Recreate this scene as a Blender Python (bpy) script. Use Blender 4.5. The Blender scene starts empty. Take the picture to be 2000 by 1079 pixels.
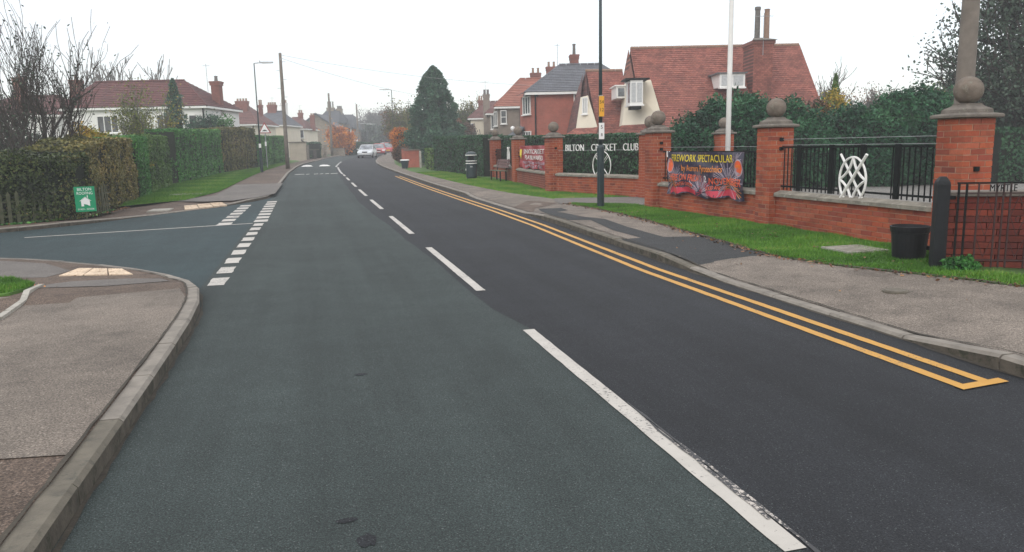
import bpy, bmesh, math, random
import numpy as np
from mathutils import Vector, Matrix

S = bpy.context.scene
COL = S.collection
RNG = random.Random(7)
NR = np.random.RandomState(11)

# ------------------------------------------------------------------ camera
YAW, PITCH, ROLL, EYE = 0.24978, 0.16738, math.radians(1.2), 1.6
f = Vector((math.sin(YAW)*math.cos(PITCH), math.cos(YAW)*math.cos(PITCH), -math.sin(PITCH)))
r_ = Vector((math.cos(YAW), -math.sin(YAW), 0)); u_ = r_.cross(f)
rr = r_*math.cos(ROLL) - u_*math.sin(ROLL); uu = u_*math.cos(ROLL) + r_*math.sin(ROLL)
cam = bpy.data.cameras.new("camera"); cam.lens = 27.0; cam.sensor_width = 36.0
cam.clip_start = 0.05; cam.clip_end = 2500
camo = bpy.data.objects.new("camera", cam); COL.objects.link(camo)
M4 = Matrix((rr, uu, -f)).transposed().to_4x4(); M4.translation = (0, 0, EYE)
camo.matrix_world = M4
S.camera = camo

# ------------------------------------------------------------------ sky, sun, exposure
W = bpy.data.worlds.new("World"); S.world = W; W.use_nodes = True
nt = W.node_tree; nt.nodes.clear()
out = nt.nodes.new("ShaderNodeOutputWorld")
sky = nt.nodes.new("ShaderNodeTexSky"); sky.sky_type = 'NISHITA'; sky.sun_disc = False
sky.sun_elevation = math.radians(34); sky.sun_rotation = math.radians(215)
b1 = nt.nodes.new("ShaderNodeBackground"); b1.inputs[1].default_value = 0.05
b2 = nt.nodes.new("ShaderNodeBackground"); b2.inputs[0].default_value = (1.0, 0.99, 0.985, 1); b2.inputs[1].default_value = 1.0
# overcast dome: brighter overhead than at the horizon
tcw = nt.nodes.new("ShaderNodeTexCoord"); sx_ = nt.nodes.new("ShaderNodeSeparateXYZ"); nt.links.new(tcw.outputs['Generated'], sx_.inputs[0])
mr = nt.nodes.new("ShaderNodeMapRange"); mr.inputs['From Min'].default_value = 0; mr.inputs['From Max'].default_value = 1
mr.inputs['To Min'].default_value = .69; mr.inputs['To Max'].default_value = 1.5; nt.links.new(sx_.outputs[2], mr.inputs['Value']); nt.links.new(mr.outputs[0], b2.inputs[1])
ad = nt.nodes.new("ShaderNodeAddShader")
nt.links.new(sky.outputs[0], b1.inputs[0]); nt.links.new(b1.outputs[0], ad.inputs[0])
nt.links.new(b2.outputs[0], ad.inputs[1]); nt.links.new(ad.outputs[0], out.inputs[0])
sl = bpy.data.lights.new("sun", 'SUN'); sl.energy = 0.7; sl.angle = math.radians(35); sl.color = (1, 0.96, 0.9)
so = bpy.data.objects.new("sun", sl); COL.objects.link(so)
so.rotation_euler = (math.radians(56), 0, math.radians(-35))
S.view_settings.view_transform = 'Standard'; S.view_settings.look = 'None'
S.view_settings.gamma = 1; S.view_settings.use_curve_mapping = False
S.view_settings.exposure = 0.15
S.cycles.use_denoising = True
S.cycles.max_bounces = 6; S.cycles.diffuse_bounces = 3; S.cycles.glossy_bounces = 2
S.cycles.transmission_bounces = 3; S.cycles.transparent_max_bounces = 6; S.cycles.volume_bounces = 1
S.cycles.caustics_reflective = False; S.cycles.caustics_refractive = False

# ------------------------------------------------------------------ helpers
def sp(t, w): return w*np.logaddexp(0, np.asarray(t, float)/w)
def zg(y): return 0.011*(sp(np.asarray(y, float)-30, 4.) - sp(np.asarray(y, float)-115, 8.))
CY, SY = math.cos(YAW), math.sin(YAW)
def V(u, d, z=0.0):
    """point u metres right of and d metres along the street view direction"""
    return (u*CY + d*SY, d*CY - u*SY, z)
def interp(y, pts): return float(np.interp(y, [p[0] for p in pts], [p[1] for p in pts]))

def pn(p, s=1.0, seed=0.0):
    """cheap smooth pseudo noise, about -1..1"""
    x, y, z = p[..., 0]*s+seed, p[..., 1]*s+seed*1.7, p[..., 2]*s-seed
    return (np.sin(x*1.7+np.sin(y*2.3+1.3)*1.1)+np.sin(y*2.1+np.sin(z*1.9+.7)*1.3+2.)+np.sin(z*2.6+np.sin(x*1.3+2.1)*1.2+x*.5))/2.4

# ---- materials
MATS = {}
def _mat(name):
    m = bpy.data.materials.new(name); m.use_nodes = True
    nt = m.node_tree; nt.nodes.clear()
    o = nt.nodes.new("ShaderNodeOutputMaterial"); p = nt.nodes.new("ShaderNodeBsdfPrincipled")
    nt.links.new(p.outputs[0], o.inputs[0]); MATS[name] = m
    return m, nt, p
def N(nt, t, **kw):
    n = nt.nodes.new("ShaderNode"+t)
    for k, v in kw.items():
        if k.startswith("i_"): n.inputs[k[2:].replace("_", " ")].default_value = v
        elif k.startswith("n"): n.inputs[int(k[1:])].default_value = v
        else: setattr(n, k, v)
    return n
def ramp(nt, stops, fac, interp='LINEAR'):
    r = nt.nodes.new("ShaderNodeValToRGB"); r.color_ramp.interpolation = interp
    e = r.color_ramp.elements
    while len(e) > 1: e.remove(e[-1])
    for i, (p, c) in enumerate(stops):
        x = e[0] if i == 0 else e.new(p)
        x.position = p; x.color = (*c, 1) if len(c) == 3 else c
    nt.links.new(fac, r.inputs[0]); return r
def mixc(nt, fac, a, b, mode='MIX'):
    m = nt.nodes.new("ShaderNodeMix"); m.data_type = 'RGBA'; m.blend_type = mode
    for s, v in ((m.inputs[0], fac), (m.inputs[6], a), (m.inputs[7], b)):
        if hasattr(v, 'is_linked'): nt.links.new(v, s)
        elif isinstance(v, (int, float)): s.default_value = v
        else: s.default_value = (*v, 1)
    return m.outputs[2]
def coords(nt, kind='Object'):
    return N(nt, "TexCoord").outputs[kind]
def noise(nt, vec, scale, detail=3, rough=.6):
    n = N(nt, "TexNoise", i_Scale=scale, i_Detail=detail, i_Roughness=rough)
    nt.links.new(vec, n.inputs['Vector']); return n.outputs[0]
def bump(nt, p, h, strength=.4, dist=.01):
    b = N(nt, "Bump", i_Strength=strength, i_Distance=dist)
    nt.links.new(h, b.inputs['Height']); nt.links.new(b.outputs[0], p.inputs['Normal'])

def simple(name, col, rough=.6, var=.15, scale=4, bscale=60, bstr=.2, metal=0, spec=None, dirt=None):
    m, nt, p = _mat(name); v = coords(nt)
    n1 = noise(nt, v, scale, 5); n2 = noise(nt, v, bscale, 2)
    lo = tuple(c*(1-var) for c in col); hi = tuple(min(1, c*(1+var)) for c in col)
    r = ramp(nt, [(.3, lo), (.7, hi)], n1)
    c = r.outputs[0]
    if dirt:
        n3 = noise(nt, v, dirt[1], 6, .7); rm = ramp(nt, [(dirt[2], (0, 0, 0)), (dirt[2]+.12, (1, 1, 1))], n3)
        c = mixc(nt, rm.outputs[0], c, dirt[0])
    nt.links.new(c, p.inputs['Base Color']); p.inputs['Roughness'].default_value = rough
    p.inputs['Metallic'].default_value = metal
    if spec is not None: p.inputs['Specular IOR Level'].default_value = spec
    if bstr: bump(nt, p, n2, bstr)
    return m

def asphalt(name, base, light, rough=.85, patch=(.9, 1.1), fine=210, lo=.45, streak=0, blot=0):
    m, nt, p = _mat(name); v = coords(nt)
    big = noise(nt, v, .35, 4); mid = noise(nt, v, 2.6, 5)
    vor = N(nt, "TexVoronoi", i_Scale=fine); nt.links.new(v, vor.inputs['Vector'])
    sepc = N(nt, "SeparateColor"); nt.links.new(vor.outputs['Color'], sepc.inputs[0])
    fn = noise(nt, v, fine*.55, 2)
    c1 = ramp(nt, [(0., tuple(c*lo for c in base)), (.45, tuple(c*(.7+lo*.33) for c in base)), (.80, tuple(c*1.2 for c in base)), (.965, tuple(c*1.35 for c in base)), (.98, light), (1., tuple(c*1.4 for c in light))], sepc.outputs[0])
    c2 = ramp(nt, [(.3, (patch[0],)*3), (.7, (patch[1],)*3)], big)
    c3 = ramp(nt, [(.3, (.88,)*3), (.7, (1.1,)*3)], mid)
    c4 = ramp(nt, [(.32, (.52,)*3), (.68, (1.42,)*3)], fn)
    c = mixc(nt, 1., c1.outputs[0], c2.outputs[0], 'MULTIPLY'); c = mixc(nt, 1., c, c3.outputs[0], 'MULTIPLY')
    c = mixc(nt, 1., c, c4.outputs[0], 'MULTIPLY')
    if blot:        # damp and trodden blotches
        bl = ramp(nt, [(.46, (1, 1, 1)), (.64, (1-blot,)*3)], noise(nt, v, 1.9, 6, .72)); c = mixc(nt, 1., c, bl.outputs[0], 'MULTIPLY')
        bg = ramp(nt, [(.66, (1, 1, 1)), (.70, (.5, .45, .42))], noise(nt, v, 60, 3, .7)); c = mixc(nt, .8, c, bg.outputs[0], 'MULTIPLY')
    if streak:      # wheel tracks and drag marks along the carriageway
        mp = N(nt, "Mapping"); mp.inputs['Scale'].default_value = (2.2, .07, 1); nt.links.new(v, mp.inputs['Vector'])
        st = ramp(nt, [(.36, (1-streak,)*3), (.62, (1+streak*.6,)*3)], noise(nt, mp.outputs[0], 1.0, 4, .65)); c = mixc(nt, 1., c, st.outputs[0], 'MULTIPLY')
        sp_ = ramp(nt, [(.70, (1, 1, 1)), (.76, (.55, .55, .57))], noise(nt, v, 1.7, 5, .7)); c = mixc(nt, .7, c, sp_.outputs[0], 'MULTIPLY')
    nt.links.new(c, p.inputs['Base Color']); p.inputs['Roughness'].default_value = rough
    p.inputs['Specular IOR Level'].default_value = .3
    bump(nt, p, vor.outputs['Distance'], .5, .006)
    return m

def paint(name, col, under, wear=.5, rough=.6):
    m, nt, p = _mat(name); v = coords(nt)
    n = noise(nt, v, 45, 6, .75); big = noise(nt, v, 1.2, 3)
    add = N(nt, "Math", operation='ADD'); nt.links.new(n, add.inputs[0])
    mm = N(nt, "Math", operation='MULTIPLY', n1=.5); nt.links.new(big, mm.inputs[0]); nt.links.new(mm.outputs[0], add.inputs[1])
    r = ramp(nt, [(wear, (0, 0, 0)), (wear+.05, (1, 1, 1))], add.outputs[0])
    tone = ramp(nt, [(.3, tuple(c*.86 for c in col)), (.7, col)], noise(nt, v, 6, 4))
    c = mixc(nt, r.outputs[0], tone.outputs[0], under)
    nt.links.new(c, p.inputs['Base Color']); p.inputs['Roughness'].default_value = rough
    bump(nt, p, n, .3, .004); return m

def brickmat(name, cols, rough=.85, lichen=None):
    """one fired brick: colour differs from brick to brick"""
    m, nt, p = _mat(name); v = coords(nt)
    oi = N(nt, "ObjectInfo"); r = ramp(nt, [(i/(len(cols)-1), c) for i, c in enumerate(cols)], oi.outputs['Random'])
    n = noise(nt, v, 30, 5, .7); n2 = ramp(nt, [(.3, (.78,)*3), (.7, (1.15,)*3)], n)
    c = mixc(nt, 1., r.outputs[0], n2.outputs[0], 'MULTIPLY')
    gp = N(nt, "NewGeometry").outputs['Position']       # soot and damp staining that runs over many bricks
    st = ramp(nt, [(.34, (.62, .60, .60)), (.52, (1, 1, 1)), (.72, (1.12, 1.1, 1.08))], noise(nt, gp, 1.3, 6, .7)); c = mixc(nt, 1., c, st.outputs[0], 'MULTIPLY')
    nt.links.new(c, p.inputs['Base Color']); p.inputs['Roughness'].default_value = rough
    bump(nt, p, n, .4, .004); return m

def facing(name, c1, c2, mortar, bw=.225, bh=.075, rough=.85, msize=.012, off=.5, bstr=.5, slope=False, var=.25):
    """brick, stone or tile coursing over a far wall or roof"""
    m, nt, p = _mat(name); v = coords(nt)
    s = N(nt, "SeparateXYZ"); nt.links.new(v, s.inputs[0])
    a = N(nt, "Math", operation='ADD'); nt.links.new(s.outputs[0], a.inputs[0]); nt.links.new(s.outputs[1], a.inputs[1])
    cx = N(nt, "CombineXYZ")
    nt.links.new((s.outputs[0] if slope else a.outputs[0]), cx.inputs[0])
    mu = N(nt, "Math", operation='MULTIPLY', n1=1.3 if slope else 1.0); nt.links.new(s.outputs[2], mu.inputs[0]); nt.links.new(mu.outputs[0], cx.inputs[1])
    b = N(nt, "TexBrick", i_Scale=1., i_Brick_Width=bw, i_Row_Height=bh, i_Mortar_Size=msize, i_Bias=0.0, i_Mortar_Smooth=.3)
    b.offset = off
    b.inputs['Color1'].default_value = (*c1, 1); b.inputs['Color2'].default_value = (*c2, 1); b.inputs['Mortar'].default_value = (*mortar, 1)
    nt.links.new(cx.outputs[0], b.inputs['Vector'])
    n = noise(nt, v, 1.3, 6, .7); r = ramp(nt, [(.3, (1-var,)*3), (.7, (1+var,)*3)], n)
    c = mixc(nt, 1., b.outputs[0], r.outputs[0], 'MULTIPLY')
    nt.links.new(c, p.inputs['Base Color']); p.inputs['Roughness'].default_value = rough
    inv = N(nt, "Math", operation='SUBTRACT', n0=1.0); nt.links.new(b.outputs['Fac'], inv.inputs[1])
    bump(nt, p, inv.outputs[0], bstr, .01); return m

def leafmat(name, stops, rough=.55, trans=.0):
    m, nt, p = _mat(name)
    a = N(nt, "Attribute", attribute_name="tint"); r = ramp(nt, stops, a.outputs['Fac'])
    nt.links.new(r.outputs[0], p.inputs['Base Color']); p.inputs['Roughness'].default_value = rough
    p.inputs['Specular IOR Level'].default_value = .25
    return m

def glassmat(name, col=(.03, .035, .04)):
    m, nt, p = _mat(name)
    n = noise(nt, coords(nt), 2.5, 2)
    r = ramp(nt, [(.35, col), (.7, tuple(c*3 for c in col))], n)
    nt.links.new(r.outputs[0], p.inputs['Base Color'])
    p.inputs['Roughness'].default_value = .08
    return m

# ---- mesh building
class MB:
    def __init__(s): s.v = []; s.f = []; s.m = []
    def add(s, vs, fs, m=0):
        b = len(s.v); s.v += [tuple(v) for v in vs]
        s.f += [tuple(i+b for i in q) for q in fs]; s.m += [m]*len(fs); return s
    def hexa(s, p, m=0):
        return s.add(p, [(0, 3, 2, 1), (4, 5, 6, 7), (0, 1, 5, 4), (1, 2, 6, 5), (2, 3, 7, 6), (3, 0, 4, 7)], m)
    def box(s, x0, x1, y0, y1, z0, z1, m=0):
        return s.hexa([(x0, y0, z0), (x1, y0, z0), (x1, y1, z0), (x0, y1, z0), (x0, y0, z1), (x1, y0, z1), (x1, y1, z1), (x0, y1, z1)], m)
    def bbox(s, x0, x1, y0, y1, z0, z1, b=.01, m=0):
        """box with chamfered top edges"""
        s.hexa([(x0, y0, z0), (x1, y0, z0), (x1, y1, z0), (x0, y1, z0), (x0, y0, z1-b), (x1, y0, z1-b), (x1, y1, z1-b), (x0, y1, z1-b)], m)
        return s.add([(x0, y0, z1-b), (x1, y0, z1-b), (x1, y1, z1-b), (x0, y1, z1-b), (x0+b, y0+b, z1), (x1-b, y0+b, z1), (x1-b, y1-b, z1), (x0+b, y1-b, z1)],
              [(4, 5, 6, 7), (0, 1, 5, 4), (1, 2, 6, 5), (2, 3, 7, 6), (3, 0, 4, 7)], m)
    def tube(s, p0, p1, r0, r1=None, n=8, m=0, caps=True):
        r1 = r0 if r1 is None else r1
        p0 = Vector(p0); p1 = Vector(p1); d = (p1-p0).normalized()
        a = d.orthogonal().normalized(); b = d.cross(a)
        vs = []
        for p, r in ((p0, r0), (p1, r1)):
            for i in range(n):
                t = 2*math.pi*i/n; vs.append(tuple(p+(a*math.cos(t)+b*math.sin(t))*r))
        fs = [(i, (i+1) % n, n+(i+1) % n, n+i) for i in range(n)]
        if caps: fs += [tuple(range(n-1, -1, -1)), tuple(range(n, 2*n))]
        return s.add(vs, fs, m)
    def path(s, pts, r, n=6, m=0):
        for a, b in zip(pts[:-1], pts[1:]): s.tube(a, b, r, r, n, m)
        return s
    def lathe(s, prof, c=(0, 0, 0), n=16, m=0, sq=False):
        vs = []; fs = []
        off = math.pi/4 if sq else 0
        for r, z in prof:
            for i in range(n):
                t = 2*math.pi*i/n+off; vs.append((c[0]+r*math.cos(t), c[1]+r*math.sin(t), c[2]+z))
        for j in range(len(prof)-1):
            for i in range(n):
                fs.append((j*n+i, j*n+(i+1) % n, (j+1)*n+(i+1) % n, (j+1)*n+i))
        fs += [tuple(range(n-1, -1, -1)), tuple(range((len(prof)-1)*n, len(prof)*n))]
        return s.add(vs, fs, m)
    def poly(s, pts, m=0): return s.add(pts, [tuple(range(len(pts)))], m)
    def mesh(s, name, mats, smooth=False):
        me = bpy.data.meshes.new(name); me.from_pydata(s.v, [], s.f)
        for m in (mats if isinstance(mats, (list, tuple)) else [mats]): me.materials.append(MATS[m])
        if len(me.materials) > 1: me.polygons.foreach_set("material_index", s.m)
        if smooth: me.shade_smooth()
        me.update(); return me
    def build(s, name, mats, parent=None, smooth=False, loc=None, rz=0):
        return link(name, s.mesh(name, mats, smooth), parent, loc, rz)

def link(name, me, parent=None, loc=None, rz=0):
    o = bpy.data.objects.new(name, me); COL.objects.link(o)
    if parent is not None: o.parent = parent
    if loc is not None: o.location = loc
    if rz: o.rotation_euler = (0, 0, rz)
    return o
def empty(name, loc=(0, 0, 0), rz=0):
    o = bpy.data.objects.new(name, None); COL.objects.link(o); o.location = loc; o.rotation_euler = (0, 0, rz)
    o.empty_display_size = .2; return o
def tag(o, label=None, cat=None, group=None, kind=None):
    if label: o['label'] = label
    if cat: o['category'] = cat
    if group: o['group'] = group
    if kind: o['kind'] = kind
    return o
def struct(o): o['kind'] = 'structure'; return o
def thing(name, label, cat, loc=(0, 0, 0), rz=0, group=None):
    return tag(empty(name, loc, rz), label, cat, group)
def copy_tree(o, parent=None):
    c = o.copy(); COL.objects.link(c)
    if parent is not None: c.parent = parent
    for ch in list(o.children): copy_tree(ch, c)
    return c

def npmesh(name, verts, k, mat, tint=None):
    """mesh of separate k-gons from a (n*k,3) array"""
    n = len(verts)//k; me = bpy.data.meshes.new(name)
    me.vertices.add(n*k); me.vertices.foreach_set("co", np.ascontiguousarray(verts, dtype=np.float32).ravel())
    me.loops.add(n*k); me.loops.foreach_set("vertex_index", np.arange(n*k, dtype=np.int32))
    me.polygons.add(n); me.polygons.foreach_set("loop_start", np.arange(0, n*k, k, dtype=np.int32))
    me.polygons.foreach_set("loop_total", np.full(n, k, dtype=np.int32))
    me.update(calc_edges=True)
    if tint is not None:
        a = me.attributes.new("tint", 'FLOAT', 'FACE'); a.data.foreach_set("value", tint.astype(np.float32))
    me.materials.append(MATS[mat]); return me
def leafquads(pts, size, nr, aspect=.6, flat=0., nrm=None):
    n = len(pts)
    a = nr.normal(size=(n, 3)); a[:, 2] *= (1-flat); a /= np.linalg.norm(a, axis=1)[:, None]+1e-9
    if nrm is not None:
        a = a - nrm*(np.sum(a*nrm, 1)*.75)[:, None]; a /= np.linalg.norm(a, axis=1)[:, None]+1e-9
    b = nr.normal(size=(n, 3)); b -= a*np.sum(a*b, 1)[:, None]
    if nrm is not None: b -= nrm*(np.sum(b*nrm, 1)*.6)[:, None]
    b /= np.linalg.norm(b, axis=1)[:, None]+1e-9
    s = (np.asarray(size)*nr.uniform(.6, 1.3, n))[:, None]
    v = np.empty((n, 4, 3)); v[:, 0] = pts-a*s; v[:, 1] = pts+b*s*aspect; v[:, 2] = pts+a*s; v[:, 3] = pts-b*s*aspect
    return v.reshape(-1, 3)
def tint_of(pts, nr, scale=1.2, seed=0., w=.45):
    return np.clip(.5+.5*w*pn(pts, scale, seed)+.3*w*pn(pts, scale*3.1, seed+4)+nr.normal(0, .16, len(pts)), 0, 1)
def segtubes(segs, n=4):
    """segs (m,8): p0 p1 r0 r1 -> quads"""
    s = np.asarray(segs, float); p0, p1, r0, r1 = s[:, :3], s[:, 3:6], s[:, 6:7], s[:, 7:8]
    d = p1-p0; d /= np.linalg.norm(d, axis=1)[:, None]+1e-9
    h = np.where(np.abs(d[:, 2:3]) > .9, np.array([[1., 0, 0]]), np.array([[0, 0, 1.]]))
    a = np.cross(d, h); a /= np.linalg.norm(a, axis=1)[:, None]+1e-9; b = np.cross(d, a)
    q = np.empty((len(s), n, 4, 3))
    for i in range(n):
        t0, t1 = 2*math.pi*i/n, 2*math.pi*(i+1)/n
        c0 = a*math.cos(t0)+b*math.sin(t0); c1 = a*math.cos(t1)+b*math.sin(t1)
        q[:, i, 0] = p0+c0*r0; q[:, i, 1] = p0+c1*r0; q[:, i, 2] = p1+c1*r1; q[:, i, 3] = p1+c0*r1
    return q.reshape(-1, 3)

TXT = {}
def text_mesh(txt, size, extrude=.0, align='CENTER', off=0.):
    key = (txt, size, extrude, align, off)
    if key in TXT: return TXT[key]
    cu = bpy.data.curves.new("lettering", 'FONT'); cu.body = txt; cu.size = size; cu.extrude = extrude
    cu.offset = off; cu.align_x = align; cu.align_y = 'CENTER'; cu.resolution_u = 3
    o = bpy.data.objects.new("lettering", cu); COL.objects.link(o)
    dg = bpy.context.evaluated_depsgraph_get(); me = bpy.data.meshes.new_from_object(o.evaluated_get(dg))
    vs = [tuple(v.co) for v in me.vertices]; fs = [tuple(p.vertices) for p in me.polygons]
    bpy.data.objects.remove(o); bpy.data.curves.remove(cu); bpy.data.meshes.remove(me)
    TXT[key] = (vs, fs); return vs, fs
def text(name, txt, size, mat, parent, fn, extrude=.004, width=None, bold=0):
    """lettering in x,z mapped through fn(x, z, depth) -> point"""
    vs, fs = text_mesh(txt, size, extrude, off=bold)
    if width:
        w = max(v[0] for v in vs)-min(v[0] for v in vs); k = width/w
        vs = [(v[0]*k, v[1], v[2]) for v in vs]
    m = MB(); m.add([fn(v[0], v[1], v[2]) for v in vs], fs)
    return m.build(name, mat, parent)

def slab(name, outline, h, thick, mat, parent=None, step=2.0, kind='structure', sx=None):
    """flat paving that follows the rise of the street: top at zg(y)+h"""
    hf = h if callable(h) else (lambda x, y: h)
    bm = bmesh.new(); vs = [bm.verts.new((x, y, 0)) for x, y in outline]; bm.faces.new(vs)
    def cut(co, no): bmesh.ops.bisect_plane(bm, geom=bm.verts[:]+bm.edges[:]+bm.faces[:], plane_co=co, plane_no=no)
    ys = [p[1] for p in outline]; xs = [p[0] for p in outline]
    y = math.floor(min(ys)/step)*step+step
    while y < max(ys): cut((0, y, 0), (0, 1, 0)); y += step
    if sx:
        x = math.floor(min(xs)/sx)*sx+sx
        while x < max(xs): cut((x, 0, 0), (1, 0, 0)); x += sx
    bmesh.ops.triangulate(bm, faces=bm.faces[:])
    for fc in bm.faces:
        if fc.normal.z < 0: fc.normal_flip()
    if thick:
        top = bm.faces[:]; ret = bmesh.ops.extrude_face_region(bm, geom=top)
        nv = [e for e in ret['geom'] if isinstance(e, bmesh.types.BMVert)]; ids = set(nv)
        for v in bm.verts:
            z = float(zg(v.co.y))+hf(v.co.x, v.co.y)
            v.co.z = z if v in ids else z-thick
    else:
        for v in bm.verts: v.co.z = float(zg(v.co.y))+hf(v.co.x, v.co.y)
    bmesh.ops.recalc_face_normals(bm, faces=bm.faces[:])
    me = bpy.data.meshes.new(name); bm.to_mesh(me); bm.free()
    if not thick and len(me.polygons) and me.polygons[0].normal.z < 0: me.flip_normals()
    me.materials.append(MATS[mat])
    o = link(name, me, parent)
    if kind and parent is None: o['kind'] = kind
    return o

# ------------------------------------------------------------------ materials used
asphalt('asphalt_old', (.037, .049, .047), (.085, .095, .09), patch=(.82, 1.16), streak=.16, lo=.5)
asphalt('asphalt_new', (.0185, .0205, .024), (.055, .058, .06), patch=(.8, 1.3), streak=.2, lo=.5)
asphalt('asphalt_side', (.030, .049, .053), (.075, .095, .095), patch=(.85, 1.16), streak=.1, lo=.5)
asphalt('asphalt_patch', (.035, .037, .038), (.06, .06, .06), patch=(.9, 1.1), fine=120)
asphalt('pavement_pale', (.205, .172, .142), (.30, .26, .215), patch=(.66, 1.15), fine=150, lo=.6, blot=.3)
asphalt('pavement_brown', (.135, .098, .075), (.20, .16, .13), patch=(.75, 1.15), fine=130, lo=.5, blot=.35)
asphalt('pavement_grey', (.15, .135, .122), (.2, .19, .175), patch=(.8, 1.12), fine=190, lo=.7)
asphalt('yard', (.20, .19, .175), (.3, .29, .27), patch=(.8, 1.15), fine=60)
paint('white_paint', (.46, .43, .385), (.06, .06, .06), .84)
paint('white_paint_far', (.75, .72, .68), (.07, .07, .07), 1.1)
paint('white_speckle', (.50, .45, .40), (.03, .03, .032), .62)
paint('yellow_paint', (.52, .265, .035), (.05, .05, .045), .86)
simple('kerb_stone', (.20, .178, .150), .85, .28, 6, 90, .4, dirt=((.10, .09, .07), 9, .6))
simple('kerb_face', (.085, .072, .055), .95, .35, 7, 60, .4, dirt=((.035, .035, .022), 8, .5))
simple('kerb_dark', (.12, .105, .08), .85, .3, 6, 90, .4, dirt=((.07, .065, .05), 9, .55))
simple('tactile', (.60, .47, .34), .8, .25, 10, 60, .5, dirt=((.22, .12, .07), 14, .54))
simple('gutter_dirt', (.045, .038, .028), 1, .4, 9, 60, .4)
simple('concrete', (.33, .31, .27), .85, .25, 4, 70, .4, dirt=((.14, .13, .1), 8, .55))
simple('ball_stone', (.155, .125, .10), .95, .3, 9, 80, .6, dirt=((.20, .19, .15), 14, .56))
simple('cap_stone', (.15, .13, .11), .95, .3, 7, 70, .6, dirt=((.24, .23, .18), 12, .58))
simple('coping_stone', (.21, .19, .155), .95, .3, 6, 60, .6, dirt=((.36, .35, .29), 10, .55))
simple('mortar', (.37, .235, .165), .95, .2, 12, 120, .4)
brickmat('brick_red', [(.37, .072, .027), (.30, .058, .023), (.41, .093, .034), (.20, .04, .022), (.39, .082, .030), (.33, .085, .042), (.27, .05, .028), (.42, .115, .05)])
brickmat('brick_dark', [(.20, .03, .018), (.15, .022, .014), (.26, .045, .022), (.12, .02, .014)])
simple('grass_soil', (.055, .12, .018), .95, .5, 2.6, 60, .6)
leafmat('grass_blade', [(0, (.04, .11, .012)), (.45, (.085, .215, .022)), (.85, (.14, .29, .032)), (1, (.28, .27, .08))])
simple('ground_soil', (.07, .09, .04), .95, .3, .6, 20, .3)
simple('metal_green', (.012, .028, .032), .4, .25, 6, 40, .1)
simple('metal_black', (.005, .007, .007), .7, .3, 6, 60, .15, spec=.15)
simple('metal_grey', (.30, .31, .32), .45, .1, 6, 60, .05)
simple('white_metal', (.78, .77, .74), .4, .06, 6, 60, .05)
simple('rust_iron', (.030, .010, .009), .7, .4, 14, 90, .4)
simple('old_wood', (.17, .145, .12), .9, .25, 3, 40, .4)
simple('fence_wood', (.085, .085, .05), .95, .35, 5, 40, .4, dirt=((.045, .06, .025), 8, .48))
simple('black_plastic', (.008, .009, .011), .45, .3, 5, 60, .1, spec=.25)
simple('post_black', (.010, .012, .014), .6, .35, 7, 50, .3, dirt=((.16, .15, .14), 22, .68), spec=.25)
simple('sign_yellow', (.75, .36, .02), .5, .1)
simple('sign_white', (.8, .8, .78), .5, .04)
simple('sign_red', (.30, .04, .04), .5, .05)
simple('ink_black', (.01, .01, .01), .6, .05)
simple('sign_green', (.0, .26, .11), .45, .06)
simple('bark_dark', (.055, .045, .04), .95, .3, 8, 40, .4)
simple('bark_grey', (.11, .10, .09), .95, .3, 8, 40, .4)
simple('render_white', (.78, .77, .74), .9, .06, 1.5, 40, .2, dirt=((.55, .54, .5), 1.5, .62))
simple('render_cream', (.68, .61, .49), .9, .06, 1.2, 40, .2)
simple('render_pebble', (.22, .18, .145), .95, .15, 2, 50, .4)
simple('render_beige', (.36, .31, .25), .95, .1, 2, 40, .3)
simple('slate_dark', (.06, .065, .075), .7, .2, 2, 30, .3)
simple('pot_clay', (.27, .17, .12), .9, .2, 8, 40, .3)
simple('pot_grey', (.13, .12, .11), .9, .3, 8, 40, .3)
simple('lead', (.10, .105, .11), .6, .2, 4, 30, .2)
facing('roof_red', (.19, .054, .040), (.31, .105, .072), (.10, .04, .03), .17, .115, slope=True, msize=.008, bstr=.6, var=.4)
facing('roof_maroon', (.085, .024, .023), (.12, .033, .030), (.05, .018, .018), .26, .26, slope=True, msize=.012)
facing('roof_brown', (.12, .05, .042), (.16, .065, .055), (.06, .03, .03), .26, .22, slope=True, msize=.012)
facing('roof_orange', (.25, .085, .055), (.31, .11, .07), (.1, .04, .03), .22, .16, slope=True, msize=.01)
facing('roof_slate', (.10, .105, .12), (.125, .13, .145), (.05, .05, .055), .3, .2, slope=True, msize=.008)
facing('wall_brick', (.33, .075, .045), (.38, .09, .055), (.25, .12, .09), bstr=.3)
facing('wall_brick_orange', (.42, .12, .055), (.48, .15, .07), (.35, .22, .16), bstr=.3)
facing('wall_stone', (.25, .20, .145), (.18, .15, .115), (.28, .25, .2), .45, .22, bstr=.5)
facing('chimney_brick', (.20, .062, .048), (.25, .08, .06), (.15, .08, .06))
glassmat('glass')
glassmat('glass_light', (.10, .11, .12))
simple('curtain', (.45, .46, .46), .8, .15, 9, 30, .2)
# ================================================================== ground, road, pavements
XC = [(-6, 1.62), (50, 1.62), (56, 1.70), (61, 1.85), (69, 2.35), (79, 3.1), (83, 3.8), (94, 5.1), (115, 8.2), (155, 12.4), (200, 17)]
XK = [(-6, 4.52), (9, 4.53), (12, 4.66), (15, 4.80), (19, 4.87), (26, 4.88), (47, 4.86), (55, 4.92), (64.5, 5.15), (74, 5.85), (83, 6.75), (92, 7.8), (110, 10.3), (155, 15.4), (200, 20)]
XL = [(27.5, -1.42), (35, -1.41), (49, -1.38), (60, -1.1), (68, -.75), (79, .5), (95, 2.2), (110, 4.6), (155, 9.2), (200, 14)]
def xc(y): return interp(y, XC)
def xk(y): return interp(y, XK)
def xl(y): return interp(y, XL)

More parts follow.
